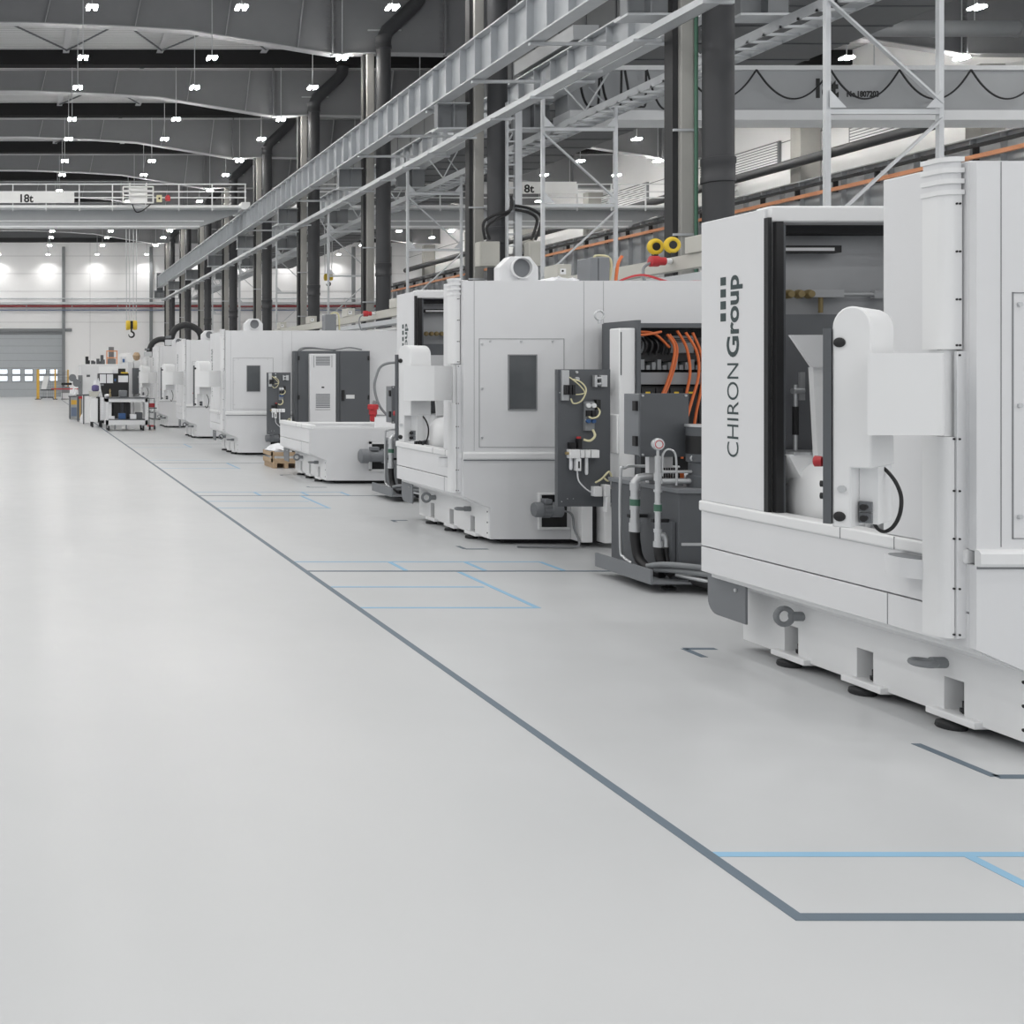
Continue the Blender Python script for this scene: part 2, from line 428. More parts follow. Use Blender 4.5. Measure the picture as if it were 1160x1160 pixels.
# cross ties between the two girders
for i in range(14):
    y = 16.2 + i * 2.807
    o = MB().box(10.35, 13.2, y - .04, y + .04, 8.69, 8.75).build('girder_tie', 'galv')
    tag(o, 'thin grey cross tie under the two runway girders, %s from the camera' % ORD[i], 'cross tie', 'ties between the runway girders')
# far girder on the right hand wall with conductor rail
t = girder(31.3, 'x', 14.0, 90.0, 9.69, 7.4, 1.1, .5)
t['label'] = 'deep grey stiffened crane runway girder along the side wall behind the orange conductor rail'
r = thing('conductor_rail', 'orange copper conductor rail running along the deep girder by the side wall', 'conductor rail', (30.85, 50, 9.0))
MB().box(30.78, 30.92, 14, 90, 8.93, 9.07).build('rail_bar', 'copper', r)
MB().box(30.82, 30.9, 14, 90, 9.3, 9.42).build('cover_strip', 'rubber', r)
m = MB()
for i in range(38): m.box(30.86, 31.04, 14.5 + i * 2, 14.56 + i * 2, 8.9, 9.45)
m.build_each('holder', 'black', r)
# columns of the side wall
for k in range(1, 9):
    Y = ZC[k] + 1.2
    o = MB().box(32.6, 33.45, Y - .3, Y + .3, 0, 12.55).build('wall_column', 'concrete', bevel=.01)
    tag(o, 'concrete column at the side wall behind the orange rail, %s from the camera' % ORD[k - 1], 'column', 'side wall columns', 'thing')
o = MB().cyl((32.2, 22, 10.8), (32.2, 90, 10.8), .2, 14).build('wall_duct', 'duct_black', smooth=True)
tag(o, 'black round pipe running along the side wall above the orange conductor rail', 'duct')
# large flat air duct under the roof of the second bay
t = thing('air_duct', 'wide flat dark grey air duct hanging along the bay behind the columns', 'air duct', (19.2, 55, 11.15))
MB().box(15.6, 22.9, 20, 92, 11.15, 12.2).build('duct_body', 'roof_duct', t)
m = MB()
for i in range(48): m.box(15.58, 22.92, 20.5 + i * 1.5, 20.56 + i * 1.5, 11.12, 12.22)
m.build_each('duct_joint', 'dark_grey', t)
m = MB()
for i in range(16):
    for x in (15.8, 22.7): m.cyl((x, 21.5 + i * 4.21, 12.2), (x, 21.5 + i * 4.21, 14.95), .02, 6)
m.build_each('hanger_rod', 'galv', t)
t = thing('round_air_duct', 'pale grey round air duct crossing below the roof near the side wall', 'air duct', (28, 32.4, 12.3))
MB().cyl((25.4, 32.4, 12.5), (33.4, 32.4, 12.5), .24, 18).build('duct_pipe', 'grey_trim', t, smooth=True)
m = MB()
for x in (27.8, 30.3, 32.6): m.cyl((x - .06, 32.4, 12.5), (x + .06, 32.4, 12.5), .265, 18)
m.build_each('collar', 'grey_trim', t, smooth=True)
for x in (26.5, 29.0, 31.6): MB().cyl((x, 32.4, 12.7), (x, 32.4, 15.08), .015, 6).build('hanger_rod', 'galv', t)

# ------------------------------------------------------------------ cable trays on lattice posts
tr = thing('cable_tray', 'light grey cable tray running below the aisle side runway girder', 'cable tray', (10.8, 45, 7.78))
MB().box(10.7, 10.98, 8, 84, 7.78, 7.80).box(10.69, 10.71, 8, 84, 7.78, 7.9).box(10.97, 10.99, 8, 84, 7.78, 7.9).build('tray_channel', 'galv', tr)
m = MB()
for i in range(40): m.box(10.6, 11.1, 9 + i * 1.9, 9.06 + i * 1.9, 7.73, 7.778)
m.build_each('cross_bar', 'galv', tr)
tr = thing('cable_ladder', 'grey cable ladder with open rungs running behind the column row', 'cable ladder', (13.3, 45, 8.0))
MB().box(13.0, 13.04, 8, 84, 7.89, 8.06).box(13.62, 13.66, 8, 84, 7.89, 8.06).build_each('side_rail', 'galv', tr)
m = MB()
for i in range(180): m.box(13.0, 13.66, 9 + i * .42, 9.06 + i * .42, 7.89, 7.93)
m.build_each('rung', 'galv', tr)
m = MB()
for i in range(18):
    y = 12.0 + i * 4.21
    m.bar((13.0, y, 8.05), (12.8, y + .6, 8.76), .03).bar((13.64, y, 8.05), (13.4, y + .6, 8.76), .03).bar((13.0, y, 8.05), (13.2, y - .6, 8.76), .03)
m.build_each('hanger', 'galv', tr)
for k in range(7):
    Y = 15.3 + 8.42 * k
    t = thing('lattice_post', 'slender braced two-post steel frame under the cable trays, %s from the camera' % ORD[k], 'support frame', (12.38, Y, 0), 'lattice frames under the trays')
    xa, xb = 11.56, 13.19
    for x in (xa, xb): MB().box(x - .034, x + .034, Y - .034, Y + .034, 0, 8.68 if x < 12 else 7.88).build('post', 'galv', t)
    for h in (0.4, 2.3, 4.0, 5.7, 7.4): MB().box(xa + .034, xb - .034, Y - .03, Y + .03, h - .035, h + .035).build('cross_bar', 'galv', t)
    zz = [(xa, 7.3, xb, 5.82), (xb, 5.6, xa, 4.1), (xa, 3.95, xb, 2.4), (xb, 2.2, xa, .5)]
    for (a, h0, b, h1) in zz: MB().bar((a, Y - .04, h0), (b, Y - .04, h1), .06, .03).build('brace', 'galv', t)
    m = MB()
    for (x, s) in ((xa, 1), (xb, -1)):
        for h in (5.75, 7.45): m.prism([(x, h), (x + s * .24, h), (x, h + .26)], 'y', Y - .06, Y - .05)
    m.build_each('gusset', 'galv', t)
# side access ladder, cables and boxes at the second column
Y = ZC[1] - .85
t = thing('vertical_cable_ladder', 'upright cable ladder beside a concrete column, black cables leaving its foot', 'cable ladder', (12.1, Y, 3.5))
MB().box(11.78, 11.82, Y - .05, Y + .05, 4.0, 8.6).build('side_rail', 'galv', t)
MB().box(11.98, 12.15, Y - .05, Y + .05, 0, 8.65).build('steel_upright', 'galv', t)
m = MB()
for i in range(16): m.box(11.82, 11.98, Y - .02, Y + .02, 4.2 + i * .285, 4.24 + i * .285)
m.build_each('rung', 'galv', t)
for (xa, xb, lab) in ((11.0, 11.5, 'on the aisle side of the upright ladder'), (12.2, 12.5, 'behind the upright ladder')):
    b = thing('junction_box', 'square beige electrical box below black cables, %s' % lab, 'electrical box', ((xa + xb) / 2, Y - .1, 4.7))
    MB().box(xa, xb, Y - .3, Y - .02, 4.55, 5.15).build('housing', 'beige_box', b, bevel=.02)
    MB().box(xa + .05, xb - .05, Y - .31, Y - .3, 4.62, 5.08).build('lid', 'beige_box', b)
for i, pts in enumerate([[(11.9, Y, 6.3), (11.85, Y - .1, 5.95), (11.4, Y - .2, 5.8), (11.14, Y - .2, 5.6), (11.18, Y - .2, 5.2)], [(11.9, Y - .05, 6.2), (11.8, Y - .1, 5.88), (11.45, Y - .2, 5.7), (11.22, Y - .2, 5.5), (11.3, Y - .2, 5.2)],
                         [(11.95, Y - .1, 6.05), (12.3, Y - .2, 5.95), (12.55, Y - .2, 5.75), (12.48, Y - .2, 5.4), (12.4, Y - .2, 5.2)], [(11.95, Y - .1, 5.95), (12.25, Y - .2, 5.86), (12.44, Y - .2, 5.7), (12.38, Y - .2, 5.4), (12.3, Y - .2, 5.2)]]):
    o = MB().tube(pts, .035, 8, smooth=8).build('black_cable', 'black', t, smooth=True)

# ------------------------------------------------------------------ cranes
def bridge(Y, x0, x1, label, first):
    t = thing('crane_bridge', label, 'bridge crane', ((x0 + x1) / 2, Y, 9.06))
    MB().prism([(x0, 9.77), (x0 + .3, 9.77), (x0 + 2.2, 9.06), (x1 - 2.2, 9.06), (x1 - .3, 9.77), (x1, 9.77), (x1, 9.86), (x0, 9.86)], 'y', Y, Y + .5).build('box_girder', 'crane_grey', t)
    MB().box(x0 + 2.2, x1 - 2.2, Y - .06, Y + .56, 9.03, 9.1).box(x0 + 2.0, x1 - 2.0, Y - .05, Y, 9.3, 9.36).build('flange', 'crane_light', t)
    MB().box(x0, x1, Y - .75, Y, 9.86, 9.98).build('walkway', 'crane_light', t)
    rl = MB()
    for h in (10.98, 10.62, 10.34): rl.box(x0 + .1, x1 - .1, Y - .76, Y - .72, h - .025, h + .025)
    rl.build('handrail', 'crane_light', t)
    n = int((x1 - x0) / 1.52)
    for i in range(n + 1):
        x = x0 + .15 + i * (x1 - x0 - .3) / n
        MB().box(x - .025, x + .025, Y - .78, Y - .73, 9.7, 11.0).build('rail_post', 'crane_light', t)
    for x in (x0 + .15, x1 - .15): MB().box(x - .2, x + .2, Y - .9, Y + 1.3, 9.76, 10.1).build('end_carriage', 'crane_light', t)
    return t
cr = bridge(51.1, -15, 10.55, 'travelling bridge crane with handrail and 18t sign, spanning the aisle before the far wall', True)
sg = MB().box(-2.3, XX(84, 51.1) - .03, 50.27, 50.3, HH(230, 50.3), HH(217.5, 50.3)).build('capacity_sign', 'sign_white', cr)
text_mb('18t', 0.52, (1, 0, 0), (0, 0, 1), (XX(23, 50.3), 50.265, HH(229, 50.3)), width=.62, bold=.03).build('lettering', 'ink', sg)
kb = thing('crane_cabinet', 'bright white cabinet in a guard frame on the crane over the aisle', 'cabinet', (XX(157, 50.2), 50.2, 10.0))
MB().box(XX(146.5, 50.1), XX(167, 50.1), 50.1, 50.3, HH(229, 50), HH(212, 50)).build('cabinet_box', 'sign_white', kb, bevel=.02)
m = MB()
for px in (139.5, 173.5): m.box(XX(px, 50) - .03, XX(px, 50) + .03, 49.98, 50.05, HH(230, 50), HH(211, 50))
for px in (147, 166): m.box(XX(px, 50) - .03, XX(px, 50) + .03, 49.98, 50.05, HH(229, 50), HH(207, 50))
for py in (211.5, 216, 221, 229.5): m.box(XX(139.5, 50), XX(173.5, 50), 49.98, 50.05, HH(py, 50) - .03, HH(py, 50) + .03)
m.build('guard_frame', 'sign_white', kb)
m = MB().tube([(XX(150, 50), 50.1, HH(231, 50)), (XX(153, 50), 50.1, HH(238, 50)), (XX(156, 50), 50.1, HH(240, 50)), (XX(162, 50), 50.1, HH(238, 50)), (XX(171, 50), 50.1, HH(231, 50))], .03, 6, smooth=6)
m.build('cable', 'black', kb)
for (px, c, lab, nm) in ((180.5, 'cream', 'small pale yellow box on the crane walkway beside the white cabinet', 'signal_box'), (190, 'red', 'small red warning beacon on the crane walkway beside the pale yellow box', 'beacon')):
    o = MB()
    if nm == 'signal_box': o.box(XX(px - 3, 50.2), XX(px + 3, 50.2), 50.2, 50.3, HH(228, 50), HH(220, 50))
    else: o.lathe([(.1, 0), (.13, .05), (.13, .2), (.06, .28)], (XX(px, 50.2), 50.2, HH(227, 50)), 'z', 12)
    e = o.build(nm, c, bevel=.01 if nm == 'signal_box' else 0); tag(e, lab, 'box' if nm == 'signal_box' else 'beacon')
    if nm == 'signal_box': MB().cyl((XX(px, 50.2), 50.19, HH(224, 50)), (XX(px, 50.2), 50.2, HH(224, 50)), .05, 10).build('dot', 'ink', e)
cr2 = bridge(51.1, 13.0, 31.2, 'travelling bridge crane with handrail and 18t sign, in the bay behind the columns', True)
sg = MB().box(XX(542, 50.3), XX(653, 50.3), 50.27, 50.3, HH(219.5, 50.3), HH(206, 50.3)).build('capacity_sign', 'sign_white', cr2)
text_mb('18t', 0.52, (1, 0, 0), (0, 0, 1), (XX(589, 50.3), 50.265, HH(218, 50.3)), width=.66, bold=.03).build('lettering', 'ink', sg)
kb = thing('crane_cabinet', 'white guard frame with cabinet on the crane behind the columns', 'cabinet', (XX(838, 50), 50, 9.0))
MB().box(XX(829, 50), XX(846, 50), 50.1, 50.3, HH(228, 50), HH(206, 50)).build('cabinet_box', 'crane_light', kb)
m = MB()
for px in (826, 839, 850): m.box(XX(px, 50) - .04, XX(px, 50) + .04, 49.9, 50.05, HH(230, 50), HH(202, 50))
for py in (202, 209, 216, 223, 230): m.box(XX(826, 50), XX(850, 50), 49.9, 50.05, HH(py, 50) - .04, HH(py, 50) + .04)
m.build('guard_frame', 'sign_white', kb)
# hook block over the aisle
def hook(x, Y, h, sc, label, top):
    t = thing('crane_hook', label, 'crane hook', (x, Y, h))
    MB().lathe([(.06 * sc, -.17 * sc), (.4 * sc, -.17 * sc), (.42 * sc, -.1 * sc), (.42 * sc, .1 * sc), (.4 * sc, .17 * sc), (.06 * sc, .17 * sc)], (x - .3 * sc, Y, h + .62 * sc), 'x', 18).build('sheave_cover', 'yellow', t, smooth=True)
    MB().lathe([(.06 * sc, -.17 * sc), (.4 * sc, -.17 * sc), (.42 * sc, -.1 * sc), (.42 * sc, .1 * sc), (.4 * sc, .17 * sc), (.06 * sc, .17 * sc)], (x + .3 * sc, Y, h + .62 * sc), 'x', 18).build('sheave_cover', 'yellow', t, smooth=True)
    MB().box(x - .16 * sc, x + .16 * sc, Y - .14 * sc, Y + .14 * sc, h + .3 * sc, h + 1.0 * sc).build('block', 'black', t, bevel=.02)
    pts = [(x, Y, h + .3 * sc), (x, Y, h + .05 * sc)]
    for i in range(13):
        a = math.radians(70 - i * 22); pts.append((x + .24 * sc * math.cos(a), Y, h - .2 * sc + .24 * sc * math.sin(a)))
    MB().tube(pts, [.08 * sc] * 10 + [.07 * sc, .06 * sc, .05 * sc, .04 * sc, .02 * sc], 10).build('hook', 'black', t, smooth=True)
    for dx in (-.42, -.16, .16, .42): MB().cyl((x + dx * sc, Y, h + .7 * sc), (x + dx * sc * 1.1, Y, top), .022, 6).build('rope', 'steel', t)
hook(XX(149, 51.3), 51.35, 3.98, .55, 'yellow crane hook block hanging on ropes in front of the white far wall', 9.06)
hook(XX(372, 51.35), 51.35, 6.4, .4, 'small yellow crane hook block hanging behind the fourth black column pipe', 9.1)
# crane crossing behind the first columns
Y = 26.0
t = thing('crane_bridge', 'large grey bridge crane girder stencilled 18t and a number, behind the braced frames', 'bridge crane', (22, Y, 8.0))
MB().box(13.28, 30.7, Y, Y + .6, HH(126, Y), HH(80, Y)).build('box_girder', 'crane_grey', t)
MB().box(13.28, 30.7, Y - .08, Y + .7, HH(80, Y), HH(75, Y)).build('top_flange', 'crane_light', t)
MB().box(13.28, 30.7, Y - .12, Y + .72, 8.14, HH(126, Y)).build('lower_beam', 'crane_light', t)  # lighter colour stands in for the underside lit from the floor
for x in (13.1, 30.9): MB().box(x - .3, x + .3, Y - 1.2, Y + 1.8, 9.76, 10.1).build('end_carriage', 'crane_grey', t)
text_mb('18t', 0.6, (1, 0, 0), (0, 0, 1), (XX(924, Y), Y - .006, HH(109.5, Y)), width=.56, bold=.06).build('lettering', 'ink', t)
text_mb('No.1807203', 0.19, (1, 0, 0), (0, 0, 1), (XX(959, Y), Y - .006, HH(109.5, Y)), width=.79, bold=.05).build('lettering', 'ink', t)
f = thing('festoon_cable', 'black festoon cable hanging in loops along the grey crane girder', 'cable', (22, Y - .2, 8.4))
pk = [733, 775, 857, 941, 1019, 1100, 1182]
for a, b in zip(pk[:-1], pk[1:]):
    d = 33 if b - a > 60 else 45
    pts = [(XX(a + (b - a) * u, Y - .2), Y - .2, HH(79 + d * (1 - (2 * u - 1) ** 2), Y - .2)) for i, u in enumerate([j / 8 for j in range(9)])]
    MB().tube(pts, .022, 6, smooth=3).build('loop', 'rubber', f, smooth=True)
for a in (655, 680, 708): 
    pts = [(XX(a + 24 * u, Y - .2), Y - .2 - .25 * math.sin(u * 3.14), HH(80 + 44 * (1 - (2 * u - 1) ** 4), Y - .2)) for u in [j / 10 for j in range(11)]]
    MB().tube(pts, .026, 6, smooth=3).build('loop', 'rubber', f, smooth=True)

# ------------------------------------------------------------------ hall lamps
def make_lamp():
    t = thing('pendant_lamp', 'lamp', 'lamp', (0, 0, 12.3))
    MB().box(-.16, .16, -.12, .12, 12.40, 12.45).build('housing', 'galv', t)
    for s in (-1, 1): MB().box(s * .105 - .047, s * .105 + .047, -.15, .15, 12.35, 12.40).build('light_panel', 'led', t)
    MB().cyl((0, 0, 12.45), (0, 0, 15.09), .016, 6).build('rod', 'galv', t)
    return t
proto = make_lamp(); used = False
rows = [(1.87, 'over the lane line'), (6.13, 'over the machine fronts'), (10.43, 'above the aisle side girder'), (27.1, 'beyond the flat air duct'), (30.9, 'along the side wall'), (-2.41, 'over the open floor')]
ys = []
y = 30.2
while y < 91.5:
    ys += [y, y + 4.8]; y += 8.42
ys = [v for v in ys if v < 91.6]
LAMP_Y = sorted(ys)[:-1] + [91.9]
for (x, where) in rows:
    n = 0
    for v in LAMP_Y:
        px = CX + F * x / v; py = CY - F * 10.5 / v
        if not (-8 < px < 1168 and py > -8): continue
        o = proto if not used else copy_tree(proto)
        used = True
        if v > 91:                              # the last lamp of each row has narrow beam lenses and washes the end wall
            for ch in o.children:
                if ch.name.startswith('light_panel'): ch.data = ch.data.copy(); ch.data.materials[0] = MATS['led_lens']
        o.location = (x, v, 12.3); o['group'] = 'hall lamps ' + where
        o['label'] = 'twin-panel hanging lamp in the row %s, %s from the camera' % (where, ORD[n]); n += 1
# ------------------------------------------------------------------ machining centres
# measured on the nearest machine: front plane X 4.7, near side plane Y 5.24, far end Y 7.38
def rounded_col(x0, x1, y0, y1, r, n=8):
    pts = [(x1, y0)]
    for i in range(n + 1):
        a = math.pi * 1.5 - i * math.pi / 2 / n
        pts.append((x0 + r + r * math.cos(a), y0 + r * .9 + r * .9 * math.sin(a)))
    pts += [(x0, y1), (x1, y1)]
    return pts

def lower_part(t, full):
    # everything below the sill, shared with the machine whose upper housing is off
    m = MB().box(4.7, 4.76, 5.282, 7.38, .717, .957)
    m.build('front_skirt', 'white_paint', t, bevel=.004)
    MB().box(4.7, 4.76, 5.282, 7.38, .537, .709).build('front_skirt', 'white_paint', t, bevel=.004)
    MB().box(4.745, 4.8, 5.29, 7.33, .545, .955).build('skirt_backing', 'seam', t)
    MB().box(4.685, 4.82, 5.282, 7.39, .957, 1.03).build('front_sill', 'white_bright', t, bevel=.014, segs=3)
    for y in (6.1, 5.72): MB().box(4.683, 4.686, y - .002, y + .002, .96, 1.028).build('seam_line', 'seam', t)
    MB().box(4.698, 4.701, 5.78, 5.784, .54, .709).build('seam_line', 'seam', t)
    MB().prism([(4.7, .957), (8.9, .957), (8.9, .06), (5.0, .06), (5.0, .41), (4.7, .54)], 'y', 5.24, 5.28).build('side_skirt', 'white_paint', t)
    MB().prism([(4.77, .955), (5.02, .955), (5.02, .06), (8.9, .06), (8.9, .955)][::-1], 'y', 7.34, 7.38).build('end_skirt', 'white_paint', t)
    MB().box(8.86, 8.9, 5.28, 7.34, .06, .957).build('back_skirt', 'white_paint', t)
    b = MB().box(5.12, 8.8, 5.3, 7.32, .06, .5).box(5.0, 5.12, 5.28, 7.39, .262, .41)
    pk = [5.71, 6.317, 6.925]; edges = [5.28]
    for p in pk: edges += [p - .062, p + .062]
    edges.append(7.39)
    for i in range(0, len(edges), 2): b.box(5.0, 5.12, edges[i], edges[i + 1], .06, .262)
    base = b.build('base_frame', 'base_paint', t)
    MB().prism([(5.0, .41), (5.0, .43), (4.78, .54), (4.76, .54), (4.76, .5)], 'y', 5.28, 7.36).build('base_cover', 'base_paint', base)
    for p in pk:
        pl = MB().box(4.955, 5.13, p - .17, p + .13, .045, .083).build('foot_plate', 'base_paint', base, bevel=.004)
        MB().lathe([(.066, 0), (.07, .008), (.066, .03), (.03, .036), (.018, .04), (.018, .046)], (4.985, p, 0), 'z', 20).build('levelling_foot', 'rubber', base, smooth=True)
        MB().lathe([(.018, .082), (.018, .15), (.012, .152)], (5.04, p - .03, 0), 'z', 12).lathe([(.03, .09), (.03, .11)], (5.04, p - .03, 0), 'z', 6).build('foot_stud', 'black', base)
        MB().box(5.11, 5.12, p - .06, p + .06, .085, .26).build('pocket_back', 'mid_grey', base)
    # lifting eyes
    e = MB().cyl((5.0, 6.83, .345), (4.93, 6.83, .345), .03, 14).torus((4.885, 6.83, .345), .052, .017, 'y', 20, 10)
    e.build('lifting_eye', 'grey_trim', base, smooth=True)
    e = MB().cyl((5.0, 5.77, .335), (4.93, 5.77, .335), .03, 14).torus((4.885, 5.77, .335), .052, .017, 'z', 20, 10)
    e.build('lifting_eye', 'grey_trim', base, smooth=True)
    MB().box(5.2, 8.8, 5.36, 7.3, 0, .06).build('plinth', 'black', t)
    s = MB()
    for h in (.36, .24, .12): s.cyl((4.996, 5.31, h), (5.01, 5.31, h), .009, 8)
    s.build('screw', 'black', base)
    # dark cover at the far end of the front
    pts = [(7.05, .535), (7.44, .535), (7.44, .34)]
    for i in range(7):
        a = i * math.pi / 2 / 6; pts.append((7.44 - .1 + .1 * math.cos(a), .34 - .1 * math.sin(a)))
    pts.append((7.05, .24))
    dc = MB().prism(pts, 'x', 4.785, 4.80).build('end_cover', 'mid_grey', t)
    MB().lathe([(.012, 0), (.012, .01)], (4.773, 7.14, .45), 'x', 10).build('cover_bolt', 'steel', dc)

def machine(dx, Y0, label, window=False, board=False, vent=True, zs=1.0, closed=False):
    OFF[0], OFF[1] = dx, Y0 - 5.24
    t = thing('machining_center', label, 'machine tool', (4.7, 5.24, 0), 'row of white machining centers')
    lower_part(t, True)
    # upper housing
    fp = MB().box(4.7, 4.76, 6.75, 7.38, 1.03, 2.96).build('front_panel', 'white_paint', t, bevel=.006)
    text_mb('CHIRON', .163, (0, 0, 1), (0, 1, 0), (4.7, 6.992, 1.355), width=.625, bold=-.004, extrude=.0015).build('lettering', 'logo', fp)
    text_mb('Group', .163, (0, 0, 1), (0, 1, 0), (4.7, 6.992, 2.02), width=.545, bold=.028, extrude=.0015).build('lettering', 'logo', fp)
    lg = MB()
    for i in range(4): lg.box(4.698, 4.701, 7.118, 7.172, 2.262 + i * .081, 2.262 + i * .081 + .055)
    lg.build('logo_mark', 'logo', fp)
    MB().box(4.74, 8.9, 7.34, 7.38, 1.0, 2.96).build('end_panel', 'white_paint', t)
    MB().box(4.702, 4.77, 5.282, 5.815, 1.032, 2.97).build('sliding_door', 'white_paint', t, bevel=.006)
    if closed: MB().box(4.705, 4.765, 5.82, 6.745, 1.032, 2.96).build('sliding_door', 'white_paint', t, bevel=.006)
    MB().box(4.7, 8.9, 5.24, 5.28, 1.03, 2.96).build('side_panel', 'white_paint', t)
    MB().box(8.86, 8.9, 5.28, 7.34, .95, 2.96).build('back_panel', 'white_paint', t)
    MB().box(6.0, 8.86, 5.28, 7.34, 2.9, 2.95).box(4.77, 6.0, 5.28, 5.86, 2.9, 2.95).build('roof_panel', 'white_paint', t)
    MB().prism([(5.24, .955), (5.24, 1.04), (5.215, 1.035), (5.205, 1.02), (5.205, .97), (5.215, .955)], 'x', 4.69, 8.9).build('side_sill', 'white_bright', t)
    sm = MB()
    for x in (4.82, 6.05, 6.27): sm.box(x - .0013, x + .0013, 5.237, 5.24, 1.05, 2.955)
    sm.box(4.7, 8.9, 5.237, 5.24, .94, .955)
    sm.build('seam_line', 'seam', t)
    # door outline on the side, with latches
    d = MB()
    for (x0, x1, h0, h1) in ((4.875, 4.88, 1.09, 2.31), (5.825, 5.83, 1.09, 2.31), (4.875, 5.83, 2.305, 2.31), (4.875, 5.83, 1.09, 1.094)): d.box(x0, x1, 5.236, 5.24, h0, h1)
    sd = d.build('side_door_edge', 'seam', t)
    l = MB()
    for h in (2.25, 1.75, 1.2): l.cyl((4.91, 5.228, h), (4.91, 5.24, h), .012, 10)
    for x in (5.0, 5.35, 5.7): l.cyl((x, 5.228, 2.28), (x, 5.24, 2.28), .012, 10)
    l.build('latch', 'steel', sd)
    if window:
        w = MB(); x0, x1, h0, h1 = 5.21, 5.51, 1.52, 2.12
        w.box(x0 - .012, x1 + .012, 5.225, 5.24, h0 - .012, h0).box(x0 - .012, x1 + .012, 5.225, 5.24, h1, h1 + .012).box(x0 - .012, x0, 5.225, 5.24, h0, h1).box(x1, x1 + .012, 5.225, 5.24, h0, h1)
        wf = w.build('side_window', 'seam', t)
        MB().box(x0, x1, 5.232, 5.239, h0, h1).build('glass', 'glass_dark', wf)
    # door opening: jambs, rail, lining and what is inside
    MB().box(4.72, 5.98, 6.72, 6.86, 2.87, 2.975).build('top_rail', 'white_bright', t, bevel=.012)
    if not closed: MB().box(4.7, 4.725, 6.715, 6.752, 1.03, 2.9).build('jamb', 'rubber', t)
    if not closed: MB().box(4.73, 4.775, 6.68, 6.715, 1.032, 2.87).build('door_seal', 'black', t)
    MB().box(4.78, 4.795, 6.69, 6.72, 1.032, 2.85).build('door_seal', 'dark_grey', t)
    MB().box(4.78, 6.0, 7.0, 7.04, .95, 2.9).box(5.98, 6.02, 5.3, 7.04, .9, 2.9).box(4.8, 6.0, 5.28, 7.0, .9, .95).build('lining', 'interior', t)
    MB().box(4.78, 5.98, 6.88, 7.0, 2.82, 2.9).build('lining_top', 'rubber', t)
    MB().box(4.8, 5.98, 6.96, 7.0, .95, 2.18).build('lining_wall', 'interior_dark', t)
    MB().box(4.8, 5.98, 6.97, 6.995, 2.18, 2.3).build('lining_step', 'mid_grey', t)
    la = MB().box(4.9, 5.31, 6.9, 6.97, 2.70, 2.745).build('work_lamp', 'black', t)
    MB().box(4.9, 5.26, 6.895, 6.9, 2.71, 2.73).build('lamp_tube', 'white_bright', la)
    mf = MB().box(5.12, 5.35, 6.93, 6.99, 2.41, 2.46).cyl((5.3, 6.95, 2.43), (5.95, 6.95, 2.43), .012, 10).box(5.55, 5.62, 6.93, 6.97, 2.405, 2.455).build('valve_manifold', 'steel', t)
    for i in range(4):
        MB().lathe([(.0, -.03), (.022, -.03), (.03, -.012), (.03, .01), (.018, .02)], (4.92 + i * .066, 6.93, 2.43), 'y', 14).build('valve_knob', 'brass', mf, smooth=True)
    MB().cyl((5.21, 6.95, 2.42), (5.21, 6.95, 2.31), .014, 8).build('drain_cock', 'brass', mf)
    MB().prism([(4.745, 2.15), (5.15, 2.15), (5.15, 1.95), (4.88, 1.95)], 'y', 6.58, 6.6).build('chute_plate', 'white_paint', t)
    MB().box(5.02, 5.1, 6.56, 6.58, 2.06, 2.09).build('chute_handle', 'white_bright', t)
    MB().prism([(4.90, 1.95), (5.3, 1.95), (5.3, 1.39), (4.93, 1.39)], 'y', 6.6, 6.64).build('spindle_column', 'base_paint', t)
    pr = MB().cyl((4.9, 6.75, 1.42), (4.9, 6.75, 1.84), .012, 10).box(4.925, 4.955, 6.74, 6.76, 1.74, 1.92).cyl((4.88, 6.75, 1.8), (4.95, 6.75, 1.8), .02, 10).build('probe_arm', 'steel', t, smooth=True)
    MB().cyl((4.9, 6.75, 1.52), (4.9, 6.75, 1.7), .018, 10).build('probe_sleeve', 'black', pr)
    MB().lathe([(.08, -.26), (.2, -.245), (.27, -.17), (.305, -.03), (.3, .12), (.22, .2), (.08, .22)], (5.12, 6.62, 1.1), 'x', 28).build('rotary_table', 'white_bright', t, smooth=True)
    MB().torus((5.04, 6.62, 1.1), .295, .016, 'x', 28, 8).build('table_ring', 'base_paint', t, smooth=True)
    MB().prism([(4.79, 1.4), (5.12, 1.4), (5.1, 1.2), (4.9, 1.2)], 'y', 6.66, 6.9).build('funnel', 'base_paint', t)
    MB().box(4.82, 5.2, 6.65, 6.9, 1.398, 1.415).build('funnel_rim', 'steel', t)
    # round-edged column of the control arm
    uc = MB().prism(rounded_col(4.60, 4.69, 5.31, 5.44, .055), 'z', 2.03, 2.83).build('upper_column_cover', 'white_bright', t, smooth=True)
    cp = MB()
    for h in (2.995, 2.94, 2.885, 2.83): cp.prism(rounded_col(4.594, 4.696, 5.302, 5.445, .057), 'z', h - .024, h)
    cp.build('cap_rib', 'white_bright', uc, smooth=True)
    MB().prism(rounded_col(4.602, 4.688, 5.312, 5.438, .055), 'z', 2.831, 2.98).build('cap', 'white_paint', uc, smooth=True)
    MB().box(4.62, 4.685, 5.335, 5.43, 1.592, 2.028).build('column_core', 'base_paint', t)
    lc = MB().prism(rounded_col(4.60, 4.652, 5.31, 5.44, .05), 'z', .58, 1.59).build('lower_column_cover', 'white_bright', t, smooth=True)
    cpl = MB().box(4.656, 4.75, 5.30, 5.32, .58, 2.02).build('column_plate', 'white_paint', t, bevel=.003)
    s = MB()
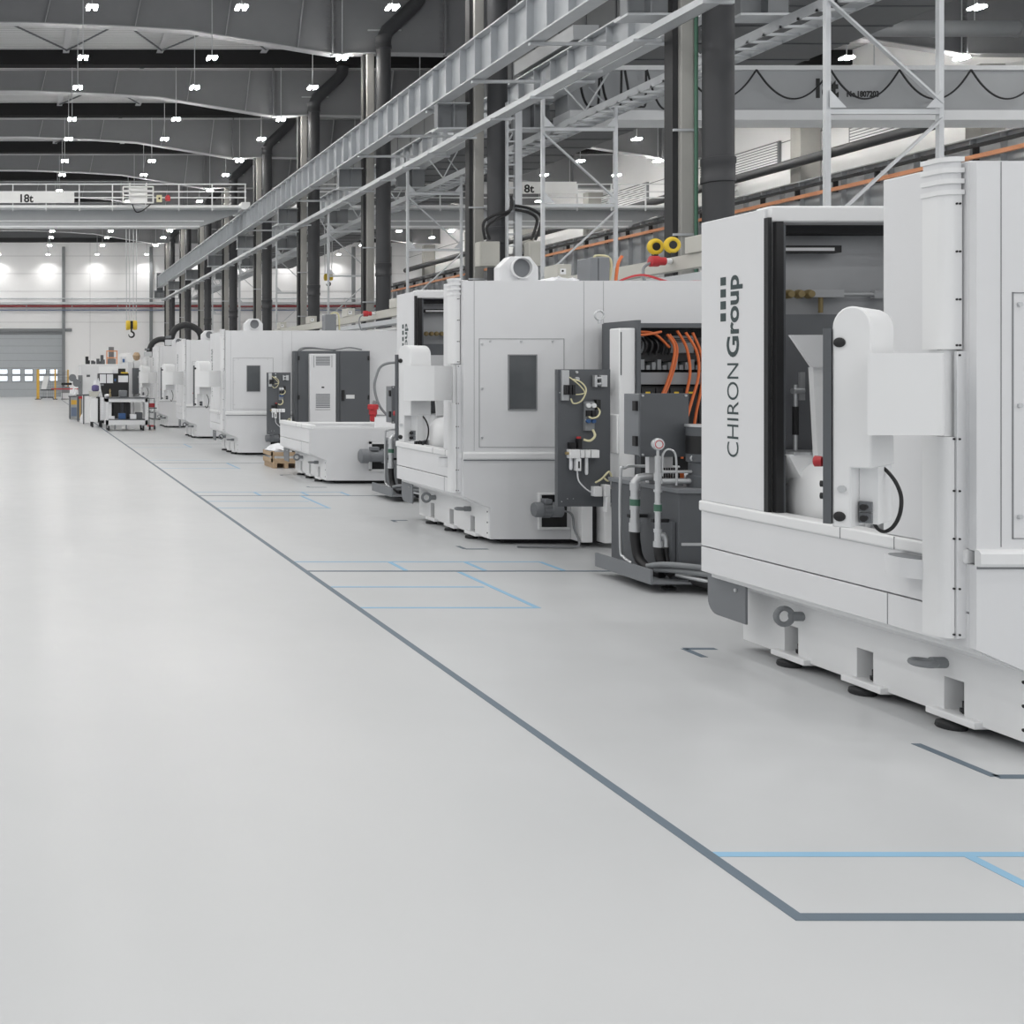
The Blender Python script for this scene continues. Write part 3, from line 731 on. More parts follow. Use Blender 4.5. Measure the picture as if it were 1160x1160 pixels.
    for h in (2.0, 1.58, 1.32, 1.08, .83, .6):
        for x in (4.668, 4.737): s.cyl((x, 5.296, h), (x, 5.3, h), .0055, 8)
        if h < 1.7: s.cyl((4.648, 5.305, h), (4.648, 5.315, h), .0055, 8)
    for h in (2.76, 2.52, 2.28, 2.05):
        for x in (4.662, 4.678): s.cyl((x, 5.305, h), (x, 5.315, h), .0055, 8)
    s.build_each('screw', 'black', cpl)
    ty = [(4.70, 5.42), (4.65, 5.42)]
    for i in range(9):
        a = math.pi * 1.5 - i * math.pi / 8; ty.append((4.65 + .11 * math.cos(a), 5.55 + .13 * math.sin(a)))
    ty += [(4.65, 5.68), (4.70, 5.68)]
    tr = MB().prism(ty, 'z', .85, .95).build('tray', 'white_paint', t, smooth=True)
    MB().prism([(p[0] * .9 + 4.65 * .1, p[1] * .9 + 5.55 * .1) for p in ty], 'z', .95, .951).build('tray_mat', 'grey_trim', tr)
    # swivel arm and control panel
    ar = [(3.925, 4.945), (3.94, 4.935), (4.245, 4.92), (4.265, 4.93), (4.59, 5.29), (4.60, 5.335), (4.60, 5.38), (4.5, 5.38), (4.14, 5.1)]
    MB().prism(ar, 'z', 1.62, 2.003).build('swivel_arm', 'white_bright', t, smooth=True)
    MB().cyl((4.645, 5.385, 1.585), (4.645, 5.385, 2.035), .012, 12).build('arm_pivot', 'black', t)
    P0 = Vector((3.955, 5.2, 0)); e1 = Vector((.63, -.77, 0)).normalized(); e2 = Vector((.77, .63, 0)).normalized()
    def pend(pts, d0, d1):
        m = MB(); n = len(pts)
        vs = [P0 + e1 * p[0] + e2 * d0 + Vector((0, 0, p[1])) for p in pts] + [P0 + e1 * p[0] + e2 * d1 + Vector((0, 0, p[1])) for p in pts]
        fs = [list(range(n)), list(range(n, 2 * n))[::-1]]
        for i in range(n):
            j = (i + 1) % n; fs.append((i, n + i, n + j, j))
        return m.add(vs, fs)
    w = .155
    prof = [(0, 1.155), (.075, 1.155), (.075, 1.45), (w, 1.45), (w, 2.13)]
    for i in range(1, 13):
        a = math.pi * i / 12; prof.append((w / 2 + w / 2 * math.cos(a), 2.13 + .105 * math.sin(a)))
    pn = pend(prof, 0, .42).build('control_panel', 'white_bright', t, smooth=True, bevel=.008)
    pend([(.076, 1.17), (.15, 1.17), (.15, 1.45), (.076, 1.45)], .14, .4).build('plug_bay', 'base_paint', pn)
    pend([(-.035, 1.17), (-.002, 1.17), (-.002, 2.13), (-.035, 2.13)], -.01, .43).build('screen_front', 'dark_grey', pn)
    c = P0 + e2 * .06 + Vector((0, 0, 1.47)); k = MB().tube([c - e1 * .035, c - e1 * .05, c - e1 * .055, c - e1 * .085, c - e1 * .09], [.012, .012, .026, .028, .02], 14)
    k.build('stop_button', 'red', pn, smooth=True)['label'] = 'red stop button'
    for h in (1.36, 1.3):
        c = P0 + e2 * .05 + Vector((0, 0, h)); MB().tube([c - e1 * .035, c - e1 * .06], .016, 10).build('key_switch', 'rubber', pn)
    cm = MB()
    for (u, h, r) in ((.03, 2.06, .024), (.03, 1.21, .024)):
        c = P0 + e1 * u + Vector((0, 0, h)); cm.tube([c, c - e2 * .008, c - e2 * .012], [r, r, r * .7], 16)
    cm.build_each('cover_cap', 'black', pn, smooth=True)
    c = P0 + e1 * .04 + Vector((0, 0, 1.345)); MB().tube([c, c - e2 * .012], .018, 16).build('lock_cap', 'steel', pn, smooth=True)
    for h in (1.2, 1.255):
        c = P0 + e2 * .138 + e1 * .105 + Vector((0, 0, h)); MB().bar(c, c - e2 * .02, .05, .05).build('socket_plate', 'mid_grey', pn)
        c = c - e2 * .02; MB().tube([c, c - e2 * .03, c - e2 * .032, c - e2 * .04], [.012, .012, .016, .016], 10).build('plug', 'black', pn)
    a = P0 + e1 * .13 + e2 * .26
    MB().tube([a + e1 * u + Vector((0, 0, h)) for (u, h) in ((0, 1.452), (.03, 1.425), (.065, 1.37), (.085, 1.3), (.08, 1.22), (.055, 1.155), (.02, 1.125), (-.01, 1.14), (-.028, 1.19), (-.032, 1.26), (-.025, 1.35))], .0085, 8, smooth=6).build('cable', 'black', pn, smooth=True)
    c = P0 + e2 * .2 + e1 * .12
    MB().tube([c + Vector((0, 0, 1.45)), c + Vector((0, 0, 1.36)), c + e2 * .02 + Vector((0, 0, 1.29))], .004, 6, smooth=4).bar(c + e2 * .02 + Vector((0, 0, 1.3)), c + e2 * .02 + Vector((0, 0, 1.265)), .03).build('dangling_plug', 'black', pn)
    if vent:
        oc = [(5.18, 2.95), (5.62, 2.95), (5.62, 3.13), (5.52, 3.25), (5.30, 3.25), (5.18, 3.13)]
        v = MB().prism(oc, 'y', 5.4, 5.56).build('extraction_hood', 'white_paint', t, bevel=.01)
        rg = MB(); n = 28; vs = []; fs = []
        for (r, y) in ((.112, 5.4), (.122, 5.33), (.110, 5.33), (.105, 5.5)):
            for i in range(n): vs.append((5.41 + r * math.cos(2 * math.pi * i / n), y, 3.115 + r * math.sin(2 * math.pi * i / n)))
        for a in range(3):
            for i in range(n): fs.append((a * n + i, a * n + (i + 1) % n, (a + 1) * n + (i + 1) % n, (a + 1) * n + i))
        rg.add(vs, fs).build('hood_outlet', 'white_bright', v, smooth=True)
        MB().lathe([(0.001, 5.395), (.108, 5.395), (.108, 5.398)], (5.41, 0, 3.115), 'y', 28).build('outlet_opening', 'mid_grey', v)
    if board: service_board(t, board)
    OFF[0] = OFF[1] = 0
    if zs != 1.0: t.scale = (1, 1, zs)
    return t

def service_board(t, bo=0):
    OFF[0] += bo
    # dark board of air fittings standing off the side, and the chip conveyor motor below it
    yb = 4.25
    b = MB().box(5.26, 5.80, yb, yb + .03, .55, 1.96).box(5.26, 5.275, yb + .03, yb + .06, .55, 1.96).build('service_board', 'dark_grey', t)
    MB().box(5.76, 5.79, yb + .03, 5.24, .7, .78).box(5.76, 5.79, yb + .03, 5.24, 1.7, 1.78).build('board_bracket', 'dark_grey', b)
    y = yb
    def bx(nm, m, x0, x1, h0, h1, d=.05): return MB().box(x0, x1, y - d, y, h0, h1).build(nm, m, b, bevel=.004)
    v = bx('valve_block', 'steel', 5.29, 5.36, 1.64, 1.95, .04)
    for i in range(3): MB().box(5.30 + .035 * i, 5.325 + .035 * i, y - .09, y - .04, 1.70, 1.80).build('valve_coil', 'black', b)
    MB().tube([(5.38, y - .05, 1.86), (5.46, y - .07, 1.83), (5.51, y - .08, 1.75), (5.47, y - .07, 1.64), (5.4, y - .05, 1.61), (5.37, y - .05, 1.66)], .008, 6, smooth=6).tube([(5.36, y - .04, 1.88), (5.44, y - .08, 1.8), (5.5, y - .07, 1.72), (5.42, y - .05, 1.7)], .007, 6, smooth=6).build('hose', 'cream', b, smooth=True)
    n = MB().cyl((5.45, y - .02, 1.93), (5.45, y, 1.93), .014, 10).cyl((5.45, y - .03, 1.86), (5.45, y, 1.86), .022, 12); n.build_each('plug_cap', 'steel', b)
    v = bx('fitting', 'steel', 5.68, 5.74, 1.78, 1.9, .06); MB().cyl((5.62, y - .04, 1.87), (5.68, y - .04, 1.87), .014, 8).cyl((5.62, y - .04, 1.81), (5.68, y - .04, 1.81), .014, 8).box(5.61, 5.635, y - .06, y - .01, 1.78, 1.9).build('nozzle', 'steel', b)
    v = bx('gauge_block', 'grey_trim', 5.52, 5.62, 1.33, 1.63, .04)
    for x in (5.55, 5.605): MB().cyl((x, y - .06, 1.59), (x, y - .04, 1.59), .024, 16).build('gauge_face', 'white_bright', b)
    MB().box(5.63, 5.67, y - .06, y, 1.55, 1.65).build('switch_box', 'black', b)
    for x in (5.545, 5.6): MB().box(x - .02, x + .02, y - .07, y - .04, 1.48, 1.54).build('valve_coil', 'black', b)
    for x in (5.545, 5.6): MB().cyl((x, y - .07, 1.43), (x, y - .04, 1.43), .02, 12).build('knob', 'blue', b)
    MB().tube([(5.54, y - .05, 1.49), (5.57, y - .08, 1.46), (5.63, y - .08, 1.48), (5.66, y - .06, 1.53), (5.63, y - .05, 1.58)], .009, 6, smooth=6).tube([(5.6, y - .04, 1.34), (5.6, y - .08, 1.28), (5.55, y - .08, 1.23), (5.5, y - .05, 1.24)], .012, 6, smooth=6).build('hose', 'cream', b, smooth=True)
    r = bx('air_regulator', 'base_paint', 5.35, 5.45, 1.05, 1.14, .08)
    for (x0, x1) in ((5.46, 5.5), (5.51, 5.56), (5.57, 5.65)): MB().box(x0, x1, y - .075, y - .005, 1.055, 1.135).build('regulator_body', 'base_paint', b, bevel=.004)
    MB().cyl((5.32, y - .04, 1.1), (5.35, y - .04, 1.1), .016, 8).build('inlet', 'brass', b)
    for (x, a, rr) in ((5.375, .93, .016), (5.535, .88, .016)): MB().lathe([(rr * .7, a), (rr, a + .02), (rr, 1.05)], (x, y - .04, 0), 'z', 12).build('filter_bowl', 'plastic_white', b, smooth=True)
    bw = MB().box(5.415, 5.465, y - .075, y - .01, .92, 1.05).build('filter_guard', 'base_paint', b, bevel=.006); MB().box(5.432, 5.448, y - .077, y - .075, .95, 1.02).build('sight_glass', 'black', b)
    MB().box(5.36, 5.42, y - .06, y, 1.155, 1.21).box(5.44, 5.48, y - .06, y, 1.15, 1.25).build_each('pressure_switch', 'black', b)
    MB().cyl((5.46, y - .03, 1.25), (5.46, y - .03, 1.27), .022, 10).build('dial', 'red', b)
    MB().tube([(5.44, y - .04, .92), (5.45, y - .05, .82), (5.52, y - .05, .74), (5.6, y - .04, .69)], .007, 6, smooth=6).build('hose', 'plastic_white', b, smooth=True)
    f = bx('filter_unit', 'base_paint', 5.6, 5.68, .66, .76, .07)
    MB().box(5.70, 5.76, y - .08, y, .66, .78).build('filter_unit_body', 'base_paint', b, bevel=.005); MB().box(5.72, 5.76, y - .08, y - .01, .5, .66).build('filter_guard', 'base_paint', b, bevel=.005)
    MB().tube([(5.62, y - .05, .8), (5.68, y - .06, .84), (5.73, y - .07, .9), (5.76, y - .06, .91), (5.78, y - .06, .85), (5.74, y - .06, .82), (5.7, y - .05, .86)], .01, 6, smooth=6).build('hose', 'cream', b, smooth=True)
    s = MB()
    for (x, h) in ((5.3, .6), (5.36, .63), (5.42, .63), (5.28, 1.72), (5.78, .6)): s.cyl((x, y - .004, h), (x, y, h), .006, 8)
    s.build('screw', 'steel', b)
    # motor in its opening
    o = MB().box(5.56, 5.85, 5.22, 5.242, .2, .56).build('motor_opening', 'black', t)
    MB().box(5.53, 5.56, 5.2, 5.245, .2, .56).box(5.53, 5.87, 5.2, 5.245, .17, .2).box(5.53, 5.87, 5.2, 5.245, .56, .58).build('opening_rim', 'white_bright', o, bevel=.006)
    m = MB().lathe([(.02, 5.42), (.075, 5.42), (.085, 5.44), (.085, 5.5), (.075, 5.51), (.075, 5.6), (.085, 5.61), (.085, 5.72)], (0, 5.1, .41), 'x', 20).build('conveyor_motor', 'mid_grey', t, smooth=True)
    fn = MB()
    for i in range(12):
        a = i * math.pi / 6; fn.bar((5.51, 5.1 + .082 * math.cos(a), .41 + .082 * math.sin(a)), (5.6, 5.1 + .082 * math.cos(a), .41 + .082 * math.sin(a)), .006, .02)
    fn.build('cooling_fin', 'mid_grey', m); MB().box(5.52, 5.6, 5.04, 5.15, .48, .53).build('terminal_box', 'mid_grey', m, bevel=.006)
    MB().tube([(5.72, 5.1, .4), (5.84, 5.1, .36), (5.86, 5.08, .2), (5.87, 5.0, .08), (5.8, 4.95, .02), (5.5, 4.98, .016), (5.2, 5.02, .014)], .012, 6, smooth=6).build('motor_cable', 'grey_trim', m, smooth=True)
    MB().box(5.9, 6.02, 5.0, 5.235, .06, .9).build('conveyor_housing', 'base_paint', t, bevel=.006)
    MB().box(6.12, 6.3, 4.95, 5.235, .06, .46).build('conveyor_guard', 'base_paint', t, bevel=.006)
    MB().box(6.025, 6.115, 5.1, 5.235, .06, .46).build('conveyor_gap', 'black', t)

machine(0, 5.24, 'largest white machining center, its open door beside tall vertical lettering', vent=False)
machine(.2, 11.88, 'white machining center with wide windowed side, standing directly behind the largest one', True, .001)
OFF[0], OFF[1] = .24, 18.5 - 5.24
t = thing('machining_bed', 'low white machine bed without upper housing, between two full machines', 'machine base', (4.7, 5.24, 0))
lower_part(t, False)
MB().box(4.76, 8.9, 5.24, 5.3, .957, .99).box(4.76, 8.9, 7.3, 7.38, .957, .99).box(8.84, 8.9, 5.24, 7.38, .957, .99).build('top_edge', 'white_bright', t)
MB().box(4.85, 8.8, 5.3, 7.3, .78, .8).build('tub_floor', 'base_paint', t)
MB().box(6.4, 8.0, 6.9, 6.95, .8, 1.1).build('tub_partition', 'white_paint', t)
o = MB().box(5.78, 6.2, 5.22, 5.242, .24, .74).build('motor_opening', 'black', t)
MB().box(5.74, 5.78, 5.2, 5.245, .24, .74).box(5.74, 6.2, 5.2, 5.245, .7, .74).box(5.74, 6.2, 5.2, 5.245, .22, .26).build('opening_rim', 'white_bright', o)
m = MB().lathe([(.02, 5.52), (.1, 5.52), (.125, 5.54), (.125, 5.66), (.1, 5.67), (.1, 5.9), (.125, 5.91), (.125, 6.1)], (0, 5.06, .5), 'x', 20).build('conveyor_motor', 'mid_grey', t, smooth=True)
MB().box(5.7, 5.84, 4.98, 5.12, .6, .66).build('terminal_box', 'mid_grey', m, bevel=.006)
OFF[0] = OFF[1] = 0
machine(.03, 25.16, 'white machining center directly behind the low machine bed, windowed side half covered', True, .2, closed=True)
machine(.1, 31.8, 'white machining center next behind the one with the closed dark cabinet', closed=True)
machine(.12, 38.4, 'white machining center near the grey workbench trolley, second from the far end', closed=True)
machine(.45, 45.0, 'lowest white machining center, mostly hidden at the far end of the row', vent=False, zs=.9, closed=True)
# ------------------------------------------------------------------ electrical cabinets
def vents(m, x0, x1, y, h0, h1, n):
    for i in range(n):
        h = h0 + (h1 - h0) * i / n; m.box(x0, x1, y - .006, y, h, h + (h1 - h0) / n * .55)
    return m
def cooler(parent, x0, x1, y, h0, h1, horiz=True):
    a = MB().box(x0, x1, y - .12, y, h0, h1).build('cooling_unit', 'white_paint', parent, bevel=.012)
    H0 = h1 - h0
    vents(MB(), x0 + .14, x1 - .14, y - .12, h1 - .27 * H0 / 1.7, h1 - .05, 7).build('grille', 'mid_grey', a)
    vents(MB(), x0 + .14, x1 - .14, y - .12, h0 + .42, h0 + .76, 8).build('grille', 'mid_grey', a)
    m = MB().box(x0 + .09, x0 + .1, y - .126, y - .12, h1 - .32, h1 - .04).box(x1 - .1, x1 - .09, y - .126, y - .12, h1 - .32, h1 - .04)
    m.box(x0 + .13, x1 - .13, y - .126, y - .12, h0 + .37, h0 + .38); m.build('groove', 'seam', a)
    MB().box((x0 + x1) / 2 - .03, (x0 + x1) / 2 + .03, y - .127, y - .12, h0 + .88, h0 + .91).build('display', 'black', a)
    return a
# closed cabinet of the fourth station
yf = 24.9
c = thing('electrical_cabinet', 'closed dark grey two-door electrical cabinet with white cooling unit', 'cabinet', (7.2, yf + .15, .5))
MB().box(6.3, 8.07, yf, yf + .22, .5, 2.47).build('housing', 'dark_grey', c, bevel=.004)
dl = MB().box(6.38, 7.35, yf - .03, yf, .52, 2.46).build('cabinet_door', 'dark_grey', c, bevel=.004)
dr = MB().box(7.36, 8.06, yf - .03, yf, .52, 2.46).build('cabinet_door', 'dark_grey', c, bevel=.004)
cooler(c, 6.62, 7.23, yf - .03, .72, 2.4)
MB().box(7.40, 7.46, yf - .06, yf - .03, 1.3, 1.55).build('door_handle', 'black', dr)
MB().box(7.50, 7.7, yf - .035, yf - .03, 1.35, 1.44).build('data_plate', 'sign_white', dr)
for (d, x) in ((dl, 6.39), (dr, 8.03)):
    for h in (2.3, 1.38): MB().box(x - .02, x + .02, yf - .05, yf - .03, h - .05, h + .05).build('hinge', 'black', d)
cb = MB().tube([(6.42, yf + .06, 2.0), (6.38, yf + .06, 2.35), (6.45, yf + .06, 2.52), (6.7, yf + .06, 2.55), (7.2, yf + .06, 2.5), (7.6, yf + .06, 2.55), (7.9, yf + .06, 2.5)], .018, 6, smooth=6)
cb.tube([(6.34, yf + .1, 1.9), (6.36, yf + .1, 2.3), (6.5, yf + .1, 2.5), (6.8, yf + .1, 2.53), (7.3, yf + .1, 2.48)], .015, 6, smooth=6).build('cable', 'grey_trim', c, smooth=True)
o = MB().tube([(8.6, 24.2, 2.18), (8.3, 24.2, 2.18), (8.1, 24.2, 2.1), (8.0, 24.2, 1.9), (7.95, 24.2, 1.6), (8.05, 24.15, 1.2), (8.3, 24.1, .9), (8.5, 24.1, .75)], .03, 8, smooth=8).build('supply_hose', 'grey_trim', smooth=True)
tag(o, 'grey supply hose curving down beside the closed dark electrical cabinet', 'hose')
p = thing('power_plug', 'red industrial power plug hanging beside the closed dark electrical cabinet', 'plug', (7.85, 24.0, .9))
MB().lathe([(.05, .85), (.07, .88), (.07, 1.0), (.09, 1.01), (.09, 1.12), (.12, 1.13), (.12, 1.22), (.1, 1.24)], (7.85, 24.0, 0), 'z', 14).build('plug_body', 'red', p, smooth=True)
MB().tube([(7.85, 24.0, .86), (7.86, 24.02, .7), (7.9, 24.1, .4)], .02, 8, smooth=4).tube([(7.88, 24.0, 1.24), (7.9, 24.0, 1.32)], .05, 8).build('cable', 'grey_trim', p, smooth=True)

# opened cabinet of the second station
yf = 11.5
c = thing('electrical_cabinet', 'opened dark electrical cabinet showing orange cables and drive modules', 'cabinet', (7.3, yf + .1, .5))
MB().box(6.45, 6.5, yf - .1, yf + .3, .5, 2.46).box(8.0, 8.05, yf - .1, yf + .3, .5, 2.46).box(6.5, 8.0, yf - .1, yf + .3, 2.41, 2.46).box(6.5, 8.0, yf - .1, yf + .3, .5, .55).box(6.5, 8.0, yf + .25, yf + .3, .55, 2.41).build('housing', 'dark_grey', c)
MB().box(6.41, 6.45, yf - .05, yf + .3, .5, 2.47).build('side_box', 'dark_grey', c)
MB().box(6.5, 8.0, yf + .22, yf + .249, .55, 2.41).build('mounting_plate', 'rubber', c)
d = MB().box(6.2, 6.235, 10.75, 11.38, .55, 2.46).build('opened_door', 'dark_grey', c)
a = MB().box(6.035, 6.199, 10.78, 10.97, .72, 2.38).build('cooling_unit', 'white_bright', c, bevel=.012)
MB().box(6.045, 6.053, 10.772, 10.78, 1.9, 2.34).build('groove', 'dark_grey', a); MB().box(6.015, 6.035, 10.79, 10.95, 1.1, 1.5).build('condenser_box', 'white_bright', a, bevel=.01)
MB().torus((6.22, yf, 2.55), .05, .012, 'y', 16, 8).cyl((6.22, yf, 2.46), (6.22, yf, 2.5), .02, 8).build('lifting_ring', 'steel', c, smooth=True)
dv = MB().box(6.5, 7.9, yf + .02, yf + .22, 1.3, 1.78).build('drive_modules', 'rubber', c)
for i in range(9):
    MB().box(6.52 + i * .155, 6.52 + i * .155 + .145, yf - .01, yf + .02, 1.32, 1.76).build('drive_front', 'rubber', dv, bevel=.004)
for i in (0, 1, 3, 4, 6, 8): MB().box(6.56 + i * .155, 6.61 + i * .155, yf - .012, yf - .0105, 1.7, 1.72).build('module_label', 'yellow', dv)
MB().box(6.5, 7.95, yf - .02, yf + .2, 1.8, 1.93).build('busbar_cover', 'seam', c)
t2 = MB()
for i in range(22): t2.box(6.55 + i * .06, 6.59 + i * .06, yf, yf + .2, 1.96, 2.01 + .03 * (i % 3))
t2.build('terminal_strip', 'grey_trim', c)
MB().box(6.5, 7.95, yf + .05, yf + .22, 2.05, 2.14).build('cable_duct', 'rubber', c)
for (x0, x1, h0, h1) in ((6.56, 6.72, 2.14, 2.34), (6.98, 7.26, 2.14, 2.33), (7.34, 7.55, 2.14, 2.31)):
    q = MB().box(x0, x1, yf + .02, yf + .2, h0, h1).build('power_supply', 'grey_trim', c, bevel=.006)
    vents(MB(), x0 + .02, x1 - .02, yf + .02, h0 + .12, h1 - .02, 3).build('slot', 'black', q)
m = MB()
for i in range(6): m.tube([(6.6 + .05 * i, yf + .1, 2.36), (6.66 + .06 * i, yf - .02, 2.25), (6.62 + .07 * i, yf, 2.12)], .014, 6, smooth=5)
m.build('black_cable', 'black', c, smooth=True)
og = [[(6.5, 2.36), (6.65, 2.37), (6.8, 2.34), (6.95, 2.2)], [(6.52, 2.33), (6.7, 2.34), (6.85, 2.37)], [(6.9, 2.34), (6.98, 2.2), (6.95, 1.98), (6.85, 1.7), (6.7, 1.5), (6.55, 1.32)], [(6.95, 2.34), (7.03, 2.2), (7.0, 1.98), (6.9, 1.7), (6.74, 1.48), (6.62, 1.32)],
      [(7.02, 2.38), (7.12, 2.2), (7.16, 1.95), (7.12, 1.7), (7.04, 1.4), (6.98, 1.1)], [(7.1, 2.36), (7.22, 2.15), (7.24, 1.9), (7.16, 1.6), (7.08, 1.3), (7.06, 1.0)], [(7.2, 2.36), (7.3, 2.1), (7.3, 1.8), (7.24, 1.5), (7.2, 1.2), (7.18, .9)], [(7.4, 2.3), (7.4, 1.9), (7.34, 1.5), (7.3, 1.2), (7.3, .9)]]
for i, g in enumerate(og): MB().tube([(x, yf - .05 - .02 * (i % 3), h) for (x, h) in g], .014, 8, smooth=6).build('orange_cable', 'orange', c, smooth=True)
MB().box(7.22, 7.5, yf - .1, yf + .1, .98, 1.24).box(7.5, 7.6, yf - .12, yf + .1, .95, 1.25).build('connector_block', 'seam', c)

# ------------------------------------------------------------------ hydraulic units
def hydraulics(dx, dy, label_tank, label_box):
    OFF[0], OFF[1] = dx, dy
    # dark cover box on a stand at the tank
    b = thing('control_box', label_box, 'control box', (5.75, 9.7, 1.15))
    MB().box(5.56, 6.0, 9.62, 9.86, 1.17, 1.73).build('housing', 'mid_grey', b, bevel=.006)
    d = MB().box(5.56, 6.0, 9.595, 9.62, 1.16, 1.735).build('box_door', 'dark_grey', b, bevel=.004)
    for h in (1.62, 1.3): MB().box(5.535, 5.56, 9.63, 9.68, h - .045, h + .045).build('hinge', 'black', b)
    s = MB()
    for (x, h) in ((5.58, 1.715), (5.97, 1.715), (5.58, 1.18), (5.98, 1.3)): s.cyl((x, 9.585, h), (x, 9.595, h), .01, 8)
    s.build('screw', 'steel', d)
    MB().box(5.76, 5.82, 9.8, 9.86, .905, 1.17).box(5.9, 5.98, 9.8, 9.86, .905, 1.17).build_each('stand', 'white_paint', b)
    t = thing('hydraulic_unit', label_tank, 'hydraulic unit', (6.2, 9.8, 0))
    MB().box(5.74, 7.1, 9.32, 10.4, .1, .895).build('tank', 'dark_grey', t, bevel=.006)
    MB().box(5.72, 7.12, 9.30, 10.42, .86, .9).build('tank_rim', 'mid_grey', t, bevel=.004)
    MB().box(5.76, 7.1, 9.312, 9.32, .4, .425).build('weld_strip', 'steel', t)
    MB().box(5.42, 5.44, 9.2, 10.1, .08, .21).box(5.44, 7.3, 9.21, 10.1, .08, .1).build('drip_tray', 'mid_grey', t)
    f = MB()
    for (x, y) in ((5.7, 9.4), (6.9, 9.4), (5.8, 10.0), (6.9, 10.0)): f.lathe([(.06, 0), (.06, .02), (.025, .03), (.025, .08)], (x, y, 0), 'z', 12)
    f.build_each('tray_foot', 'rubber', t)
    pm = MB().lathe([(.11, .9), (.11, 1.0), (.095, 1.01), (.095, 1.12), (.115, 1.13), (.115, 1.44), (.1, 1.45)], (6.02, 9.46, 0), 'z', 24).build('pump_motor', 'dark_grey', t, smooth=True)
    MB().lathe([(.117, 1.2), (.117, 1.36)], (6.02, 9.46, 0), 'z', 24).build('motor_band', 'black', pm, smooth=True)
    MB().lathe([(.125, 1.44), (.125, 1.46)], (6.02, 9.46, 0), 'z', 24).build('motor_rim', 'steel', pm, smooth=True)
    y0 = 9.46 - .118
    MB().prism([(5.985, 1.03), (6.085, 1.03), (6.035, 1.12)], 'y', y0 - .003, y0).build('warning_sign', 'yellow', pm); MB().prism([(6.028, 1.042), (6.042, 1.042), (6.046, 1.09), (6.024, 1.09)], 'y', y0 - .005, y0 - .003).build('warning_mark', 'ink', pm)
    MB().torus((5.93, 9.42, 1.16), .022, .008, 'y', 14, 6).cyl((5.95, 9.42, 1.16), (6.0, 9.45, 1.15), .01, 8).build('eye_bolt', 'steel', pm, smooth=True)
    # pipework on the tank's aisle side
    x, y = 5.6, 9.75
    mp = MB().tube([(6.1, y, .965), (x + .09, y, .965), (x + .03, y, .955), (x, y, .92), (x, y, .86), (x, y, .5)], .036, 14).build('main_pipe', 'steel', t, smooth=True)
    g = MB()
    for (h0, h1, r) in ((.84, .91, .043), (.66, .78, .042), (.46, .54, .05), (.54, .58, .042)): g.lathe([(r, h0), (r, h1)], (x, y, 0), 'z', 14)
    g.build_each('coupling', 'steel', mp, smooth=True)
    MB().lathe([(.043, .70), (.043, .76)], (x, y, 0), 'z', 14).build('pipe_marker', 'green', mp, smooth=True)
    MB().tube([(x, y, .46), (x, y - .01, .36), (x + .01, y - .05, .22), (x + .02, y - .2, .15), (x + .04, y - .35, .13)], .042, 12, smooth=6).build('black_hose', 'black', t, smooth=True)
    x, y = 5.62, 9.43
    vp = MB().tube([(x, y, 1.18), (x, y, .52)], .024, 12).build('riser_pipe', 'steel', t, smooth=True)
    g = MB()
    for (h0, h1, r) in ((.96, 1.03, .032), (.86, .88, .034), (.68, .76, .03), (.5, .53, .034), (.4, .5, .028), (.37, .42, .038)): g.lathe([(r, h0), (r, h1)], (x, y, 0), 'z', 14)
    g.tube([(x, y, .48), (x + .05, y, .48), (x + .07, y, .44), (x + .07, y, .36)], .026, 12).build_each('coupling', 'steel', vp, smooth=True)
    MB().lathe([(.032, .69), (.032, .75)], (x, y, 0), 'z', 14).build('pipe_marker', 'green', vp, smooth=True)
    MB().tube([(x, y, .38), (x + .005, y - .01, .28), (x + .02, y - .04, .2), (x + .05, y - .12, .15)], .036, 12, smooth=6).tube([(x + .07, y, .37), (x + .075, y - .01, .28), (x + .09, y - .04, .2), (x + .14, y - .1, .16)], .026, 12, smooth=6).build_each('black_hose', 'black', t, smooth=True)
    MB().cyl((x, y, 1.18), (x, y, 1.24), .012, 8).build('gauge_stem', 'steel', vp)
    MB().lathe([(.03, 0.0), (.05, 0.0), (.054, -.01), (.054, -.035), (.048, -.04)], (x, y + .02, 1.285), 'y', 24).build('pressure_gauge', 'steel', t, smooth=True)
    MB().lathe([(.001, -.041), (.045, -.041), (.045, -.04)], (x, y + .02, 1.285), 'y', 24).build('gauge_face', 'white_bright', t); MB().torus((x, y - .0215, 1.285), .034, .004, 'y', 20, 6).build('gauge_ring', 'red', t)
    MB().tube([(x + .04, y, 1.0), (x + .04, y, 1.16), (x + .06, y, 1.22), (x + .1, y, 1.24), (x + .15, y, 1.21), (x + .165, y, 1.12), (x + .165, y, .92)], .009, 8, smooth=6).build('bent_tube', 'steel', t, smooth=True)
    MB().tube([(6.1, 9.9, 1.04), (5.7, 9.92, 1.05), (5.61, 9.93, 1.03), (5.575, 9.94, .97), (5.575, 9.94, .3), (5.58, 9.9, .2), (5.6, 9.8, .16)], .014, 8, smooth=5).build('thin_tube', 'steel', t, smooth=True)
    MB().tube([(5.66, 9.45, .955), (6.0, 9.45, .955)], .026, 12).tube([(5.66, 9.43, 1.04), (6.0, 9.45, 1.04)], .014, 10).build_each('outlet_pipe', 'steel', t, smooth=True)
    MB().box(5.56, 5.735, 9.78, 9.81, .585, .615).box(5.59, 5.735, 9.455, 9.485, .585, .615).build_each('pipe_clamp', 'rubber', t)
    MB().box(5.7, 5.735, 9.36, 9.4, .1, .6).build('clamp_post', 'dark_grey', t)
    m = MB()
    for i in range(9): m.cyl((5.75 + i * .022, 9.62, .93), (5.75 + i * .022, 9.62, 1.06), .008, 8)
    m.build_each('valve_spool', 'black', t)
    MB().box(5.74, 5.94, 9.58, 9.66, .9, .93).build('valve_rail', 'seam', t)
